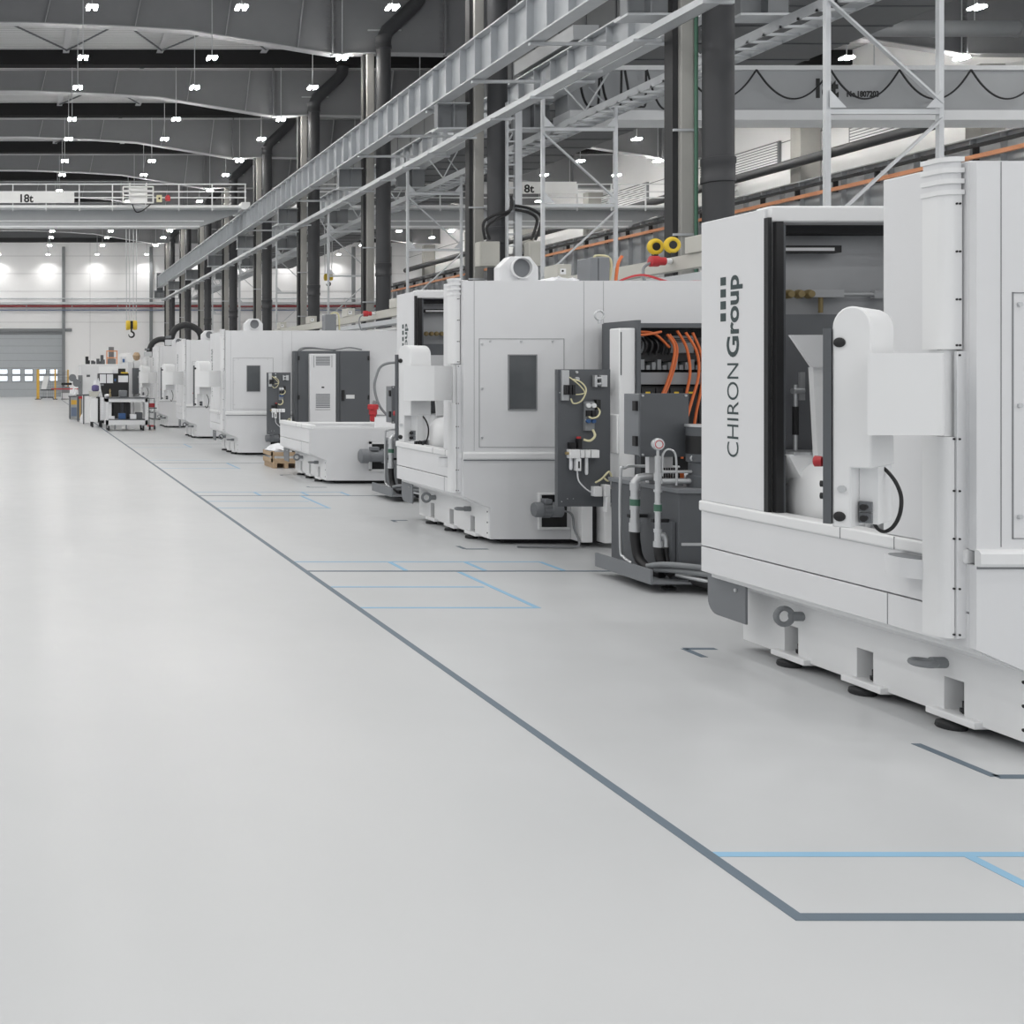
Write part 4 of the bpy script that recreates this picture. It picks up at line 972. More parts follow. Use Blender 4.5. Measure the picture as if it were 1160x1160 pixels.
    MB().box(5.93, 5.96, 9.6, 9.64, .93, 1.02).build('orange_valve', 'orange', t)
    hs = [[(5.52, 9.42, .2), (5.62, 9.28, .24), (5.9, 9.12, .23), (6.15, 9.05, .19), (6.5, 9.04, .17)], [(5.56, 9.38, .18), (5.7, 9.24, .19), (5.95, 9.08, .17), (6.2, 9.02, .13), (6.5, 9.0, .11)], [(5.7, 9.3, .15), (5.9, 9.1, .12), (6.15, 9.0, .09), (6.5, 8.96, .07)]]
    for pts, r, c_ in zip(hs, (.026, .024, .02), ('grey_trim', 'grey_trim', 'steel')): MB().tube(pts, r, 10, smooth=7).build('floor_hose', c_, t, smooth=True)
    MB().tube([(5.8, 9.25, .12), (5.98, 9.05, .08), (6.2, 8.94, .055), (6.5, 8.9, .05)], .05, 12, smooth=7).tube([(5.85, 9.3, .14), (6.05, 9.1, .12), (6.3, 8.98, .1), (6.5, 8.94, .1)], .045, 12, smooth=7).build('floor_hose', 'black', t, smooth=True)
    MB().torus((6.02, 9.1, .16), .05, .006, 'x', 14, 6).build('hose_tie', 'white_bright', t)
    OFF[0] = OFF[1] = 0
hydraulics(0, 0, 'dark hydraulic tank with steel pipes and hoses, below the opened electrical cabinet', 'dark grey control box in front of the opened electrical cabinet')
hydraulics(.04, 6.64, 'dark hydraulic tank with pipes at the end of the low machine bed', 'dark grey control box partly hidden, behind the low machine bed')

# things on the machine roofs
g = thing('filter_housing', 'upright grey filter housing above the opened electrical cabinet', 'filter housing', (6.7, 12.5, 2.95))
MB().box(6.6, 6.83, 12.4, 12.7, 2.954, 3.28).build('housing', 'mid_grey', g, bevel=.012)
MB().box(6.69, 6.7, 12.395, 12.4, 2.96, 3.27).build('joint', 'dark_grey', g); MB().tube([(6.7, 12.5, 3.28), (6.72, 12.5, 3.31), (6.85, 12.5, 3.3), (6.9, 12.5, 3.22), (6.88, 12.5, 3.02)], .014, 6, smooth=5).build('hose', 'cream', g, smooth=True)
g = thing('filter_housing', 'upright grey filter housing above the closed electrical cabinet', 'filter housing', (7.35, 25.8, 2.95))
MB().box(7.25, 7.52, 25.7, 26.0, 2.954, 3.38).build('housing', 'mid_grey', g, bevel=.012); MB().tube([(7.4, 25.8, 3.38), (7.5, 25.8, 3.42), (7.6, 25.8, 3.36), (7.62, 25.8, 3.0)], .02, 6, smooth=5).build('hose', 'cream', g, smooth=True)
def foil(cx, cy, cz, sx, sy, sz, label, nm='plastic_wrap', m='plastic_white'):
    random.seed(int(cx * 10)); mb = MB(); n = 16; k = 7; vs = []; fs = []
    for i in range(k):
        a = math.pi / 2 * i / (k - 1)
        for j in range(n):
            b = 2 * math.pi * j / n; w = 1 + random.uniform(-.2, .2)
            vs.append((cx + sx * math.cos(a) * math.cos(b) * w, cy + sy * math.cos(a) * math.sin(b) * w, cz + sz * math.sin(a) * (1 + random.uniform(-.25, .25))))
    for i in range(k - 1):
        for j in range(n): fs.append((i * n + j, i * n + (j + 1) % n, (i + 1) * n + (j + 1) % n, (i + 1) * n + j))
    fs.append(list(range(n))[::-1]); fs.append([(k - 1) * n + j for j in range(n)])
    o = mb.add(vs, fs).build(nm, m); return tag(o, label, 'plastic sheet')
foil(6.28, 12.5, 2.953, .26, .25, .1, 'crumpled white plastic sheet on the machine roof beside the grey filter housing')
# busbar trunking behind the machines
t = thing('busbar_trunking', 'long pale busbar trunking running behind the machines at roof height', 'busbar', (9.5, 40, 3.4))
MB().box(9.42, 9.58, 11, 78, 3.42, 3.62).build('trunking', 'beige_box', t)
MB().box(9.25, 9.75, 11, 78, 3.22, 3.26).box(9.24, 9.27, 11, 78, 3.2, 3.32).build('support_tray', 'galv', t)
MB().cyl((9.9, 11, 3.1), (9.9, 78, 3.1), .05, 8).cyl((10.1, 11, 3.2), (10.1, 78, 3.2), .035, 8).cyl((9.2, 11, 3.05), (9.2, 78, 3.05), .03, 8).build('air_pipe', 'steel', t)
m = MB()
for i in range(16):
    y = 13 + i * 4.21; m.box(9.45, 9.55, y - .04, y + .04, 0, 3.22).bar((9.3, y, 3.0), (10.3, y, 3.0), .05)
m.build_each('support_post', 'galv', t)
n = 0
for i in range(9):
    y = 14.6 + i * 4.1
    o = MB().box(9.38, 9.62, y, y + .5, 3.623, 3.86).build('tap_off_box', 'beige_box', bevel=.01)
    tag(o, 'pale box on the busbar trunking behind the machines, %s from the camera' % ORD[i], 'electrical box', 'tap-off boxes on the busbar')
    MB().box(9.42, 9.52, y - .01, y, 3.68, 3.78).build('breaker_cover', 'plastic_white', o); MB().cyl((9.46, y - .015, 3.74), (9.46, y - .01, 3.74), .02, 10).build('switch', 'rubber', o)
for i, (x, lab) in enumerate(((9.5, 'the one nearer the aisle on the busbar'), (9.63, 'the one farther from the aisle on the busbar'))):
    r = thing('cable_reel', 'yellow round cable reel, %s' % lab, 'cable reel', (x, 16.0 - i * .2, 3.62))
    yy = 16.0 - i * .2
    MB().torus((x, yy, 3.84), .088, .038, 'y', 24, 10).build('rim', 'yellow', r, smooth=True); MB().cyl((x, yy - .03, 3.84), (x, yy + .05, 3.84), .06, 16).build('hub', 'black', r); MB().box(x - .03, x + .03, yy - .02, yy + .05, 3.623, 3.78).build('bracket', 'rubber', r)
for i, (y, lab) in enumerate(((15.45, 'below the yellow cable reels'), (28.6, 'above the machine with the closed cabinet'))):
    p = thing('power_plug', 'red industrial plug on the busbar trunking %s' % lab, 'plug', (9.34, y, 3.5))
    MB().lathe([(.05, -.1), (.08, -.09), (.08, .02), (.06, .03), (.06, .12)], (9.19, y, 3.56), 'x', 14).build('plug_body', 'red', p, smooth=True); MB().lathe([(.05, .12), (.045, .2), (.03, .22)], (9.19, y, 3.56), 'x', 12).build('cap', 'white_bright', p, smooth=True)
    MB().tube([(9.1, y, 3.54), (9.0, y, 3.46), (8.95, y - .1, 3.3), (9.0, y - .15, 3.1), (9.1, y - .15, 2.98), (9.15, y - .1, 3.06)], .02, 8, smooth=6).build('cable', 'grey_trim', p, smooth=True)
o = MB().tube([(7.0, 12.6, 2.97), (7.1, 12.6, 3.04), (7.4, 12.7, 3.1), (7.8, 12.8, 3.02), (8.2, 12.9, 3.04), (8.7, 13.0, 2.99)], .014, 6, smooth=6).build('red_cable', 'red', smooth=True); tag(o, 'thin red cable lying across the machine roof above the opened cabinet', 'cable')
o = MB().tube([(6.92, 12.45, 2.96), (6.95, 12.45, 3.2), (7.0, 12.45, 3.3)], .018, 6, smooth=4).build('orange_cable', 'orange', smooth=True); tag(o, 'short orange cable rising beside the grey filter housing on the machine roof', 'cable')
# flexible black exhaust hoses curving over the far machines
for i, (x, y, h, lab) in enumerate(((5.6, 38.89, 3.0, 'over the machine near the workbench trolley'), (5.55, 45.35, 2.7, 'over the lowest machining center'))):
    e = thing('exhaust_hose', 'black corrugated exhaust hose arching %s' % lab, 'hose', (x, y, h))
    MB().tube([(x - .3, y, h), (x - .28, y, h + .3), (x - .1, y, h + .62), (x + .3, y, h + .74), (x + .7, y, h + .55), (x + .85, y, h + .2), (x + .9, y, h)], .12, 12, smooth=6).build('hose', 'rubber', e, smooth=True); MB().box(x - .5, x - .2, y - .12, y + .12, h, h + .2).build('flange', 'steel', e)
    m = MB(); m.cyl((x - .5, y - .1, h + .3), (x - .3, y - .1, h + .3), .05, 14); m.build('fan', 'mid_grey', e)

# wooden crate by the low base
p = thing('wooden_crate', 'wooden pallet crate standing behind the corner of the low machine bed', 'crate', (5.3, 21.9, 0))
b = MB()
for (x0, x1) in ((5.03, 5.11), (5.26, 5.34), (5.49, 5.57)): b.box(x0, x1, 21.6, 22.4, .0, .1)
b.build_each('skid', 'wood', p)
b = MB()
for i in range(6): b.box(5.0, 5.6, 21.6 + i * .135, 21.6 + i * .135 + .11, .1, .125)
b.build('deck', 'wood', p)
b = MB()
for (h0, h1) in ((.125, .2), (.25, .33)):
    b.box(5.0, 5.6, 21.6, 21.625, h0, h1).box(5.0, 5.025, 21.6, 22.4, h0, h1)
for x in (5.0, 5.28, 5.54): b.box(x, x + .06, 21.62, 21.66, .125, .35)
b.build('side', 'wood', p)
foil(5.3, 22.0, .352, .32, .35, .13, 'crumpled white plastic cover on the wooden crate')

# ------------------------------------------------------------------ trolley and clutter towards the far wall
def box_thing(nm, m, b, label, cat, bevel=.008, group=None):
    o = MB().box(*b).build(nm, m, bevel=bevel); return tag(o, label, cat, group)
Y = 36.2
t = thing('workbench_trolley', 'grey metal workbench trolley on castors standing by the lane line', 'trolley', (3.5, Y + .4, 0))
x0, x1 = XX(120, Y), XX(167.5, Y)
f = MB()
for x in (x0, x1 - .09):
    for y in (Y, Y + .8): f.box(x, x + .09, y, y + .07, .2, 1.1)
for y in (Y, Y + .8): f.box(x0, x1, y, y + .07, .98, 1.1).box(x0, x1, y, y + .07, .2, .36)
f.box(x0, x0 + .09, Y, Y + .87, .2, .36).box(x1 - .09, x1, Y, Y + .87, .2, .36)
f.build('frame', 'white_paint', t)
MB().box(x0, x1 + .02, Y - .03, Y + .9, 1.1, 1.14).build('worktop', 'dark_grey', t)
MB().box(x0 + .09, x1 - .09, Y + .05, Y + .82, .36, .39).build('shelf', 'dark_grey', t)
for (x, y) in ((x0 + .1, Y + .1), (x1 - .15, Y + .1), (x0 + .1, Y + .75), (x1 - .15, Y + .75)):
    c = MB().cyl((x - .03, y, .09), (x + .03, y, .09), .09, 14).build('castor', 'rubber', t); MB().box(x - .05, x + .05, y - .04, y + .04, .1, .2).build('castor_fork', 'steel', c)
for px in (130.5, 143.5): MB().box(XX(px, Y) - .03, XX(px, Y) + .03, Y + .05, Y + .1, .05, .2).build('stop_leg', 'seam', t)
box_thing('blue_crate', 'blue', (XX(135, Y), XX(143, Y), Y + .2, Y + .44, .393, .59), 'small blue plastic crate on the lower shelf of the workbench trolley', 'crate')
d = box_thing('drawer_block', 'plastic_white', (XX(122, Y) + .02, XX(127, Y), Y + .2, Y + .7, .392, .97), 'narrow white drawer block on the lower shelf of the workbench trolley', 'drawers')
m = MB()
for i in range(8): m.box(XX(122, Y) + .03, XX(127, Y) - .01, Y + .195, Y + .2, .41 + i * .07, .465 + i * .07)
m.build('drawer_front', 'base_paint', d)
for i, (px, w, m_, hh, lab, nm) in enumerate(((129, 1.6, 'rubber', .5, 'dark upright roll leaning beside the white drawer block inside the trolley', 'roll'), (140, 1.8, 'dark_grey', .54, 'grey upright roll near the middle inside the workbench trolley', 'roll'), (147, 2.6, 'duct_black', .56, 'thick black upright roll inside the workbench trolley', 'roll'))):
    o = MB().cyl((XX(px, Y), Y + .55, .393), (XX(px, Y), Y + .55, .393 + hh), w * .03, 14).build(nm, m_, smooth=True); tag(o, lab, 'roll')
box_thing('white_box', 'plastic_white', (XX(148, Y), XX(155, Y), Y + .15, Y + .42, .393, .56), 'low white box on the trolley shelf beside the thick black roll', 'box')
box_thing('white_box', 'plastic_white', (XX(123, Y), XX(130, Y), Y + .08, Y + .18, .393, .5), 'small white box at the shelf edge below the drawer block of the trolley', 'box')
box_thing('dark_tray', 'dark_grey', (XX(155, Y) , XX(162, Y), Y + .2, Y + .6, .393, .62), 'dark tray of parts on the trolley shelf beside the low white box', 'tray')
box_thing('grey_case', 'mid_grey', (XX(136, Y), XX(145, Y), Y + .25, Y + .55, 1.143, 1.38), 'grey case standing on the worktop of the trolley', 'case', .03)
o = MB().lathe([(.06, 1.14), (.09, 1.18), (.08, 1.24), (.02, 1.25)], (XX(122, Y), Y + .3, 0), 'z', 14).build('white_bowl', 'plastic_white', smooth=True); tag(o, 'small white bowl on the trolley worktop beside the grey case', 'bowl')
o = MB().lathe([(.04, 1.14), (.045, 1.2), (.02, 1.3), (.035, 1.36), (.01, 1.42)], (XX(126, Y), Y + .5, 0), 'z', 12).build('brass_fitting', 'brass', smooth=True); tag(o, 'upright brass fitting on the trolley worktop behind the white bowl', 'fitting')
# red hand trolley
t = thing('hand_trolley', 'narrow red and grey hand trolley parked beside the workbench trolley', 'trolley', (4.55, 36.9, 0))
xa, xb = XX(168.5, 36.9), XX(175.5, 36.9)
MB().box(xb - .03, xb, 36.9, 36.94, .1, 1.1).box(xa, xa + .03, 36.9, 36.94, .1, 1.1).box(xa, xb, 36.9, 36.94, 1.07, 1.1).build('upright', 'grey_trim', t)
MB().box(xa, xb, 36.88, 37.4, .1, .15).box(xa, xb, 36.9, 36.95, .78, .92).build('deck', 'red', t)
for x in (xa + .05, xb): MB().cyl((x - .04, 36.9, .08), (x + .01, 36.9, .08), .08, 14).build('wheel', 'rubber', t)
MB().box(xa + .02, xb + .06, 36.85, 36.9, .74, .77).build('shelf_edge', 'black', t)
# side drawer cabinet trolley left of the workbench
Y = 38.6
t = thing('drawer_trolley', 'pale grey drawer trolley with dark edge standing behind the workbench trolley', 'trolley', (2.7, Y, 0))
xa, xb = XX(103, Y), XX(118, Y)
MB().box(xa, xa + .25, Y, Y + .9, .2, 1.05).build('side_panel', 'base_paint', t); MB().box(xa + .25, xa + .33, Y, Y + .9, .2, 1.1).build('edge', 'black', t); MB().box(xa + .33, xb, Y + .02, Y + .9, .25, 1.08).build('body', 'white_paint', t)
for i in range(9): MB().box(xa + .35, xb - .02, Y + .01, Y + .02, .28 + i * .088, .28 + i * .088 + .075).build('drawer', 'plastic_white', t)
for (x, y) in ((xa + .06, Y + .1), (xb - .1, Y + .1), (xa + .06, Y + .8), (xb - .1, Y + .8)): MB().cyl((x - .03, y, .08), (x + .03, y, .08), .08, 12).box(x - .03, x + .03, y - .03, y + .03, .08, .2).build('castor', 'rubber', t)
o = MB().prism([(XX(101, Y), 1.3), (XX(114, Y), 1.3), (XX(110, Y), 1.11), (XX(102, Y), 1.11)], 'y', Y + .05, Y + .4).build('cardboard_tray', 'beige_box'); tag(o, 'open beige tray on top of the pale drawer trolley', 'tray')
foil(XX(110, 39.27), 39.27, 1.085, .19, .18, .6, 'white plastic bag heaped behind the beige tray on the trolley', 'plastic_bag')
o = MB().lathe([(.1, 0), (.14, .05), (.13, .2), (.05, .24)], (XX(108, 38.85), 38.85, 1.31), 'z', 12).build('purple_bundle', 'purple', smooth=True); tag(o, 'purple cloth bundle lying in the beige tray', 'cloth')
# waste bins by the lane line
Y = 46.0
for i, (px, w, m_, hh, yy, lab) in enumerate(((84, 5.5, 'crane_grey', .95, 46.0, 'grey waste stand with yellow and blue labels beside the lane line'), (92.5, 5, 'grey_trim', 1.05, 43.5, 'second grey bin, between the waste stand and the drawer trolley'), (98.5, 4.5, 'base_paint', 1.1, 41.2, 'pale grey bin standing directly before the drawer trolley'))):
    b = thing('waste_bin', lab, 'bin', (XX(px, yy), yy, 0))
    xa, xb = XX(px - w, yy), XX(px + w, yy)
    MB().box(xa, xb, yy, yy + .5, .04, hh).build('bin_body', m_, b, bevel=.01); MB().box(xa - .02, xb + .02, yy - .02, yy + .52, hh, hh + .05).build('rim', 'dark_grey', b)
    MB().box(xa, xa + .05, yy - .02, yy, 0, hh).build('post', 'dark_grey', b)
    if i == 0: MB().box(xa + .08, xb - .04, yy - .012, yy, .62, .82).build('yellow_label', 'fence_yellow', b); MB().box(xa + .08, xb - .02, yy - .012, yy, .12, .5).build('blue_label', 'pipe_blue', b)
    if i == 1: MB().box(xa + .1, xa + .14, yy - .012, yy, .1, .95).build('yellow_strip', 'fence_yellow', b); MB().box(xa, xb, yy - .012, yy, hh - .12, hh - .02).build('red_label', 'red', b)
foil(XX(84, 46), 46.25, 1.0, .2, .2, .3, 'white plastic bag standing on the grey waste stand', 'plastic_bag')
foil(XX(95.5, 42.6), 42.6, 0, .18, .2, .38, 'white plastic bag on the floor between the two grey bins', 'plastic_bag')
# black control cabinet with two pale panels
Y = 42.0
t = thing('control_cabinet', 'black control cabinet with two pale framed sheets behind the trolley', 'cabinet', (4.0, Y, 0))
xa, xb = XX(111.5, Y), XX(146, Y)
MB().box(xa, xb, Y, Y + .6, 0, HH(423, Y)).build('housing', 'black', t, bevel=.01)
for (a, b, c_, d) in ((113, 120, 424, 434), (121, 128, 424, 434), (134, 145, 425.5, 433)): MB().box(XX(a, Y), XX(b, Y), Y - .02, Y, HH(d, Y), HH(c_, Y)).build('paper_sheet', 'plastic_white', t)
MB().box(XX(137.5, Y), XX(145, Y), Y - .02, Y + .3, HH(423, Y), HH(421.5, Y)).build('yellow_strip', 'yellow', t); MB().box(XX(129.5, Y), XX(131.5, Y), Y - .01, Y, HH(432, Y), HH(429, Y)).build('blue_tag', 'blue', t); MB().box(XX(114, Y), XX(117.5, Y), Y - .01, Y, HH(437, Y), HH(435, Y)).build('name_plate', 'grey_trim', t)
box_thing('white_box', 'plastic_white', (XX(128, Y), XX(134, Y), Y + .1, Y + .4, HH(423, Y) + .001, HH(418.5, Y)), 'white box on top of the black control cabinet', 'box')
box_thing('dark_box', 'rubber', (XX(135, Y), XX(143, Y), Y + .32, Y + .5, HH(423, Y) + .001, HH(417.5, Y)), 'dark box on top of the black control cabinet behind its yellow strip', 'box')
# tall narrow machine parts
Y = 43.4
t = thing('machine_door_stand', 'pale narrow housing with tall dark curved shield, beside the black control cabinet', 'machine part', (4.8, Y, 0))
MB().box(XX(145, Y), XX(151, Y), Y, Y + .6, 0, HH(410, Y)).build('housing', 'white_paint', t, bevel=.01)
MB().prism(rounded_col(XX(149.8, Y), XX(161.8, Y), Y - .25, Y + .3, .2), 'z', HH(446, Y), HH(417, Y)).build('shield', 'dark_grey', t, smooth=True); MB().lathe([(.001, 0), (.09, 0), (.09, -.015)], (XX(157.8, Y), Y - .25, HH(427, Y)), 'y', 16).build('emblem', 'crane_light', t)
MB().box(XX(152, Y), XX(159, Y), Y + .1, Y + .5, 0, HH(409, Y)).build('rear_housing', 'white_bright', t); MB().lathe([(.05, 0), (.12, .05), (.16, .2), (.1, .32), (.06, .34)], (XX(155.5, Y), Y + .3, HH(407.8, Y) - .02), 'z', 14).build('brown_cap', 'wood', t, smooth=True)
# white machine at the far end with parts on its roof
Y = 58.0
t = thing('machine_tool', 'pale machine with clutter on its roof standing before the white far wall', 'machine tool', (4.2, Y, 0))
MB().box(XX(92, Y), XX(150, Y), Y, Y + 3, .1, HH(412.5, Y)).build('housing', 'white_paint', t, bevel=.02); MB().box(XX(112, Y), XX(134, Y), Y - .05, Y, .1, HH(413, Y) - .1).build('front_panel', 'base_paint', t); MB().box(XX(92, Y) + .1, XX(150, Y) - .1, Y + .1, Y + 2.9, 0, .1).build('plinth', 'black', t)
MB().box(XX(98, Y), XX(102, Y), Y - .02, Y, HH(427, Y), HH(424.5, Y)).build('name_plate', 'dark_grey', t)
MB().lathe([(.5, 0), (.5, .5), (.42, .62), (.1, .66)], (XX(147, Y), Y + 1.2, HH(412.5, Y) - .02), 'z', 20).build('dome_cover', 'base_paint', t, smooth=True)
MB().box(XX(138, Y), XX(143, Y), Y + .1, Y + .8, HH(412.5, Y) - .02, HH(404, Y)).build('blue_box', 'crane_light', t); MB().box(XX(139, Y), XX(141.5, Y), Y + .08, Y + .1, HH(410.5, Y), HH(406.5, Y)).build('window', 'blue', t)
random.seed(3)
zt = HH(412.5, Y) + .003
for i, (px, ph, nm, m_, lab) in enumerate(((100, .42, 'dark_bracket', 'rubber', 'dark upright bracket at the corner of the pale far machine roof'), (106.5, .2, 'motor', 'dark_grey', 'small dark motor lying on the pale far machine roof beside the bracket'), (112.6, .3, 'motor', 'dark_grey', 'dark motor near the middle of the pale far machine roof'), (117.2, .5, 'valve_stack', 'dark_grey', 'stacked dark valves beside the orange frame on the pale far machine roof'))):
    o = MB().box(XX(px - 2, Y), XX(px + 2, Y), Y + .3, Y + .6, zt, zt + ph * .5).cyl((XX(px - 1, Y), Y + .45, zt), (XX(px - 1, Y), Y + .45, zt + ph), .09, 10).cyl((XX(px - 2.2, Y), Y + .45, zt + .1), (XX(px + 2.3, Y), Y + .45, zt + .1), .06, 8).build(nm, m_); tag(o, lab, 'machine part')
t = thing('motor_guard', 'small orange frame around a grey motor on the pale far machine roof', 'frame', (XX(127, Y), Y + .5, zt))
m = MB()
for px in (121.5, 133): m.box(XX(px, Y) - .03, XX(px, Y) + .03, Y + .3, Y + .36, zt, zt + .75)
for h in (.35, .72): m.box(XX(121.5, Y), XX(133, Y), Y + .3, Y + .36, zt + h - .03, zt + h + .03)
m.build('frame_bars', 'copper', t); MB().cyl((XX(127, Y), Y + .6, zt), (XX(127, Y), Y + .6, zt + .95), .15, 14).build('motor', 'mid_grey', t, smooth=True); MB().box(XX(123, Y), XX(132, Y), Y + .4, Y + .8, zt, zt + .3).build('base_block', 'grey_trim', t)
# robot-like arm of steel by the far machine
t = thing('jointed_arm', 'grey jointed arm with discs standing before the pale far machine', 'arm', (XX(87, 60), 57, 0))
MB().cyl((XX(91, 57), 57, 0), (XX(91, 57), 57, HH(425, 60)), .12, 12).build('post', 'grey_trim', t); MB().bar((XX(91, 57), 56.9, HH(434, 57)), (XX(82, 57), 56.9, HH(428, 57)), .14).build('arm', 'dark_grey', t); MB().cyl((XX(82, 57), 56.7, HH(428, 57)), (XX(82, 57), 57, HH(428, 57)), .2, 16).cyl((XX(86.5, 57), 56.7, HH(434, 57)), (XX(86.5, 57), 57, HH(434, 57)), .2, 16).build_each('joint_disc', 'mid_grey', t)
# yellow fence by the hall door
Y = 83.0
t = thing('safety_fence', 'safety fence of yellow posts and wire mesh before the grey hall door', 'fence', (2.2, Y, 0))
P = [(XX(43, Y), Y, .11), (XX(62.5, Y), Y, .06), (XX(77, Y + 5), Y + 5, .06)]
for (x, y, w) in P: MB().box(x - w, x + w, y - .08, y + .08, .05, 2.35).build('post', 'fence_yellow', t); 
for (x, y, w) in P: MB().box(x - w - .12, x + w + .12, y - .18, y + .18, 0, .05).build('foot', 'black', t)
def mesh_panel(a, b, h0, h1):
    m = MB(); n = 12
    for i in range(n + 1):
        u = i / n; x = a[0] + (b[0] - a[0]) * u; y = a[1] + (b[1] - a[1]) * u; m.box(x - .008, x + .008, y - .008, y + .008, h0, h1)
    for i in range(9):
        h = h0 + (h1 - h0) * i / 8; m.bar((a[0], a[1], h), (b[0], b[1], h), .016)
    return m
mesh_panel(P[0], P[1], .2, 2.2).build('mesh_panel', 'dark_grey', t); mesh_panel(P[1], P[2], .2, 2.2).build('mesh_panel', 'dark_grey', t)
o = MB().prism([(XX(46.5, 82.6), HH(441, 82.6)), (XX(52.5, 82.6), HH(441, 82.6)), (XX(56, 82.6), HH(426, 82.6)), (XX(49.5, 82.6), HH(426, 82.6))], 'y', 82.93, 82.98).build('fence_sign', 'sign_white'); tag(o, 'slanted blank white panel hung on the yellow safety fence', 'panel')
t = thing('red_barrier', 'thin red barrier bar running from the yellow fence to the bins', 'barrier', (XX(75, 82.4), 82.4, 0))
MB().box(XX(58, 82.4), XX(96, 82.4), 82.38, 82.44, HH(441.2, 82.4), HH(440, 82.4)).build('bar', 'red', t); MB().box(XX(70, 82.4), XX(70, 82.4) + .06, 82.38, 82.44, 0, HH(441, 82.4)).box(XX(95, 82.4), XX(95, 82.4) + .06, 82.38, 82.44, 0, HH(441, 82.4)).build('post', 'grey_trim', t)
t = thing('lift_table', 'low grey cart inside the yellow safety fence', 'cart', (XX(52, 84), 84, 0))
MB().box(XX(46, 84), XX(61, 84), 83.6, 84.6, .1, .18).box(XX(46, 84), XX(61, 84), 83.6, 84.6, .7, .78).build('deck', 'dark_grey', t)
m = MB()
for px in (46.5, 53, 60.5): m.box(XX(px, 84) - .03, XX(px, 84) + .03, 83.6, 83.66, .1, .7)
m.build_each('leg', 'steel', t); m = MB()
for px in (47, 60): m.cyl((XX(px, 84) - .03, 83.7, .06), (XX(px, 84) + .03, 83.7, .06), .06, 10)
m.build_each('wheel', 'rubber', t)
t = thing('storage_bench', 'low white bench with grey chest on it behind the red barrier', 'bench', (XX(74, 84), 83.5, 0))
MB().box(2.75, XX(80, 84), 83.15, 83.9, .05, .5).build('bench_body', 'white_paint', t, bevel=.01); MB().box(2.8, XX(78.5, 84), 83.2, 83.85, .5, .98).build('chest', 'grey_trim', t, bevel=.01); MB().box(2.75, XX(81, 84), 83.2, 83.85, 1.12, 1.3).box(2.85, 2.9, 83.5, 83.6, .98, 1.12).box(XX(77, 84), XX(77.6, 84), 83.5, 83.6, .98, 1.12).build('top_board', 'black', t); MB().box(2.75, XX(80, 84), 83.2, 83.9, 0, .05).build('plinth', 'black', t)

# ------------------------------------------------------------------ floor markings
TH = .0015
LX, TW = 2.705, .05
def tape(nm, m, b, label, lift=0, grp=None):
    o = MB().box(b[0], b[1], b[2], b[3], 0.0003, TH + lift).build(nm, m); o['kind'] = 'thing'
    return tag(o, label, 'floor tape', grp)
def FY(py): return F * H / (py - CY)
yn = FY(1039)
tape('lane_tape', 'tape_dark', (LX - .026, LX + .026, yn - .025, 82.5), 'long dark grey lane tape running along the aisle floor past the machines')
darks = [(1039, 7.2), (647, 8.0), (561.5, 8.5), (524.5, 9), (503, 9)]
for i, (py, x1) in enumerate(darks):
    y = FY(py); tape('bay_tape', 'tape_dark', (LX + .026, x1, y - .025, y + .025), 'dark grey floor tape crossing from the lane line sideways, %s from the camera' % ORD[i], .0004, 'dark cross tapes')
def X_at(px, py): return (px - CX) * H / (py - CY)
blues = [(968, None, 7.2), (688.5, None, X_at(606, 688.5)), (665, None, X_at(548, 665)), (636.5, None, X_at(612, 636.5)), (575.5, None, X_at(372, 575.5)), (568, None, X_at(350, 568)), (557.5, None, X_at(388, 557.5)), (530.5, None, X_at(268, 530.5)), (507, None, X_at(215, 507)), (521.5, None, X_at(240, 521.5))]
for i, (py, a, x1) in enumerate(sorted(blues, key=lambda b: -b[0])):
    y = FY(py); tape('blue_tape', 'tape_blue', (LX + .026, x1, y - .02, y + .02), 'light blue floor tape crossing a machine bay sideways, %s from the camera' % ORD[i], .0002, 'blue cross tapes')
runs = [(1095, 968, 1185, 1015), (520, 648, 610, 689), (440, 636.5, 462, 647), (527, 636.5, 550, 647), (612, 636.5, 640, 647), (340, 561.5, 374, 576), (287, 557.5, 296, 561.5), (341, 557.5, 350, 561.5), (386, 557.5, 396, 561.5), (257, 524.5, 271, 531), (209, 503, 216, 507)]
for i, (xa, ya, xb, yb) in enumerate(runs):
    x = (X_at(xa, ya) + X_at(xb, yb)) / 2; y0, y1 = FY(yb), FY(ya)
    tape('blue_tape', 'tape_blue', (x - .024, x + .024, y0, y1), 'light blue floor tape running lengthwise inside a bay, %s from the camera' % ORD[i], .0003, 'blue lengthwise tapes')
def corner(px, py, sx, lx, ly, label, far=True):
    x, y = X_at(px, py), FY(py); m = MB()
    s = 1 if sx > 0 else -1
    m.box(min(x, x + s * lx), max(x, x + s * lx), y - .025, y + .025, .0003, TH + .0002)
    yy = y + ly; m.box(x - .025, x + .025, min(y, yy), max(y, yy), .0003, TH + .0002)
    o = m.build('corner_mark', 'tape_dark'); tag(o, label, 'floor tape', None, 'thing')
corner(1128, 880, 1, .6, .45, 'dark L shaped floor mark in front of the largest machine')
corner(775, 735, 1, .22, -.22, 'dark L shaped floor mark beside the far foot of the largest machine')
corner(527, 622, 1, .25, .2, 'dark L shaped floor mark below the wide windowed side of the second machine')
corner(444, 589.5, 1, .2, -.15, 'dark L shaped floor mark before the lifting eyes of the second machine')
corner(318, 538, 1, .22, -.1, 'dark L shaped floor mark in front of the low machine bed')
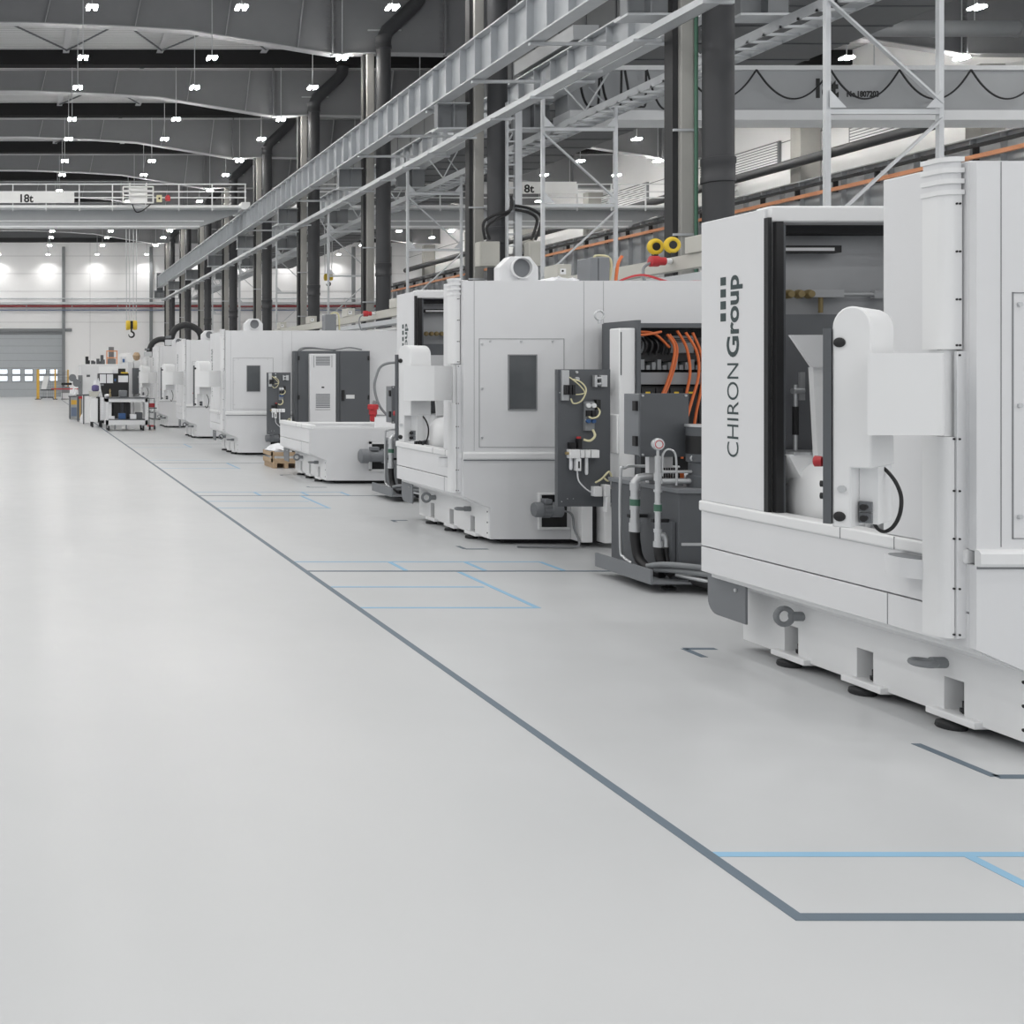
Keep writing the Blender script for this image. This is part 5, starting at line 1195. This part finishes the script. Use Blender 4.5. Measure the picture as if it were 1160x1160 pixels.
corner(350, 552, 1, .3, .1, 'dark L shaped floor mark below the plain side of the low machine bed')

# ------------------------------------------------------------------ camera, light
cam = bpy.data.cameras.new('camera'); co = bpy.data.objects.new('camera', cam); col.objects.link(co)
co.location = (0, 0, H); co.rotation_euler = (math.pi / 2, 0, 0)
cam.sensor_width = 36; cam.sensor_fit = 'HORIZONTAL'; cam.lens = 36 * F / 1160
cam.shift_x = (580 - CX) / 1160; cam.shift_y = -(580 - CY) / 1160
cam.clip_end = 300; cam.clip_start = .05
scene.camera = co
def hall_light(x, y, p, h=12.3, s=.5):
    l = bpy.data.lights.new('hall_light', 'AREA'); l.shape = 'RECTANGLE'; l.size = s; l.size_y = s * .8; l.energy = p; l.color = (1, .985, .96)
    o = bpy.data.objects.new('hall_light', l); col.objects.link(o); o.location = (x, y, h)
LP = 70
for x in (-19.5, -15.2, -10.9, -6.7, -2.41, 1.87, 6.13, 10.43, 14.7, 18.9, 22.9, 27.1, 30.9):
    l = bpy.data.lights.new('beam_light', 'AREA'); l.size = .28; l.shape = 'SQUARE'; l.energy = 42; l.spread = math.radians(125); l.color = (1, .985, .96)
    o = bpy.data.objects.new('beam_light', l); col.objects.link(o); o.location = (x, 92.45, 12.33)
# lamps of the same rows that hang outside the frame, over the open floor and towards the camera
for x in (-19.5, -15.2, -10.9, -6.7, -2.41, 1.87, 6.13, 10.43, 18.9, 22.9, 27.1, 30.9):
    for y in [-15.5, -11.9, -7.1, -3.48, 1.32, 4.94, 9.74, 13.36, 18.16, 21.78, 26.58] + LAMP_Y:
        px = CX + F * x / y; py = CY - F * 10.5 / y
        if -8 < px < 1168 and py > -8: continue
        hall_light(x, y, LP)
w = bpy.data.worlds.new('world'); scene.world = w; w.use_nodes = True
w.node_tree.nodes['Background'].inputs['Color'].default_value = (.975, .988, 1.0, 1); w.node_tree.nodes['Background'].inputs['Strength'].default_value = 0.95
scene.view_settings.view_transform = 'Standard'; scene.view_settings.look = 'None'; scene.view_settings.gamma = 1; scene.view_settings.use_curve_mapping = False
scene.view_settings.exposure = -0.1
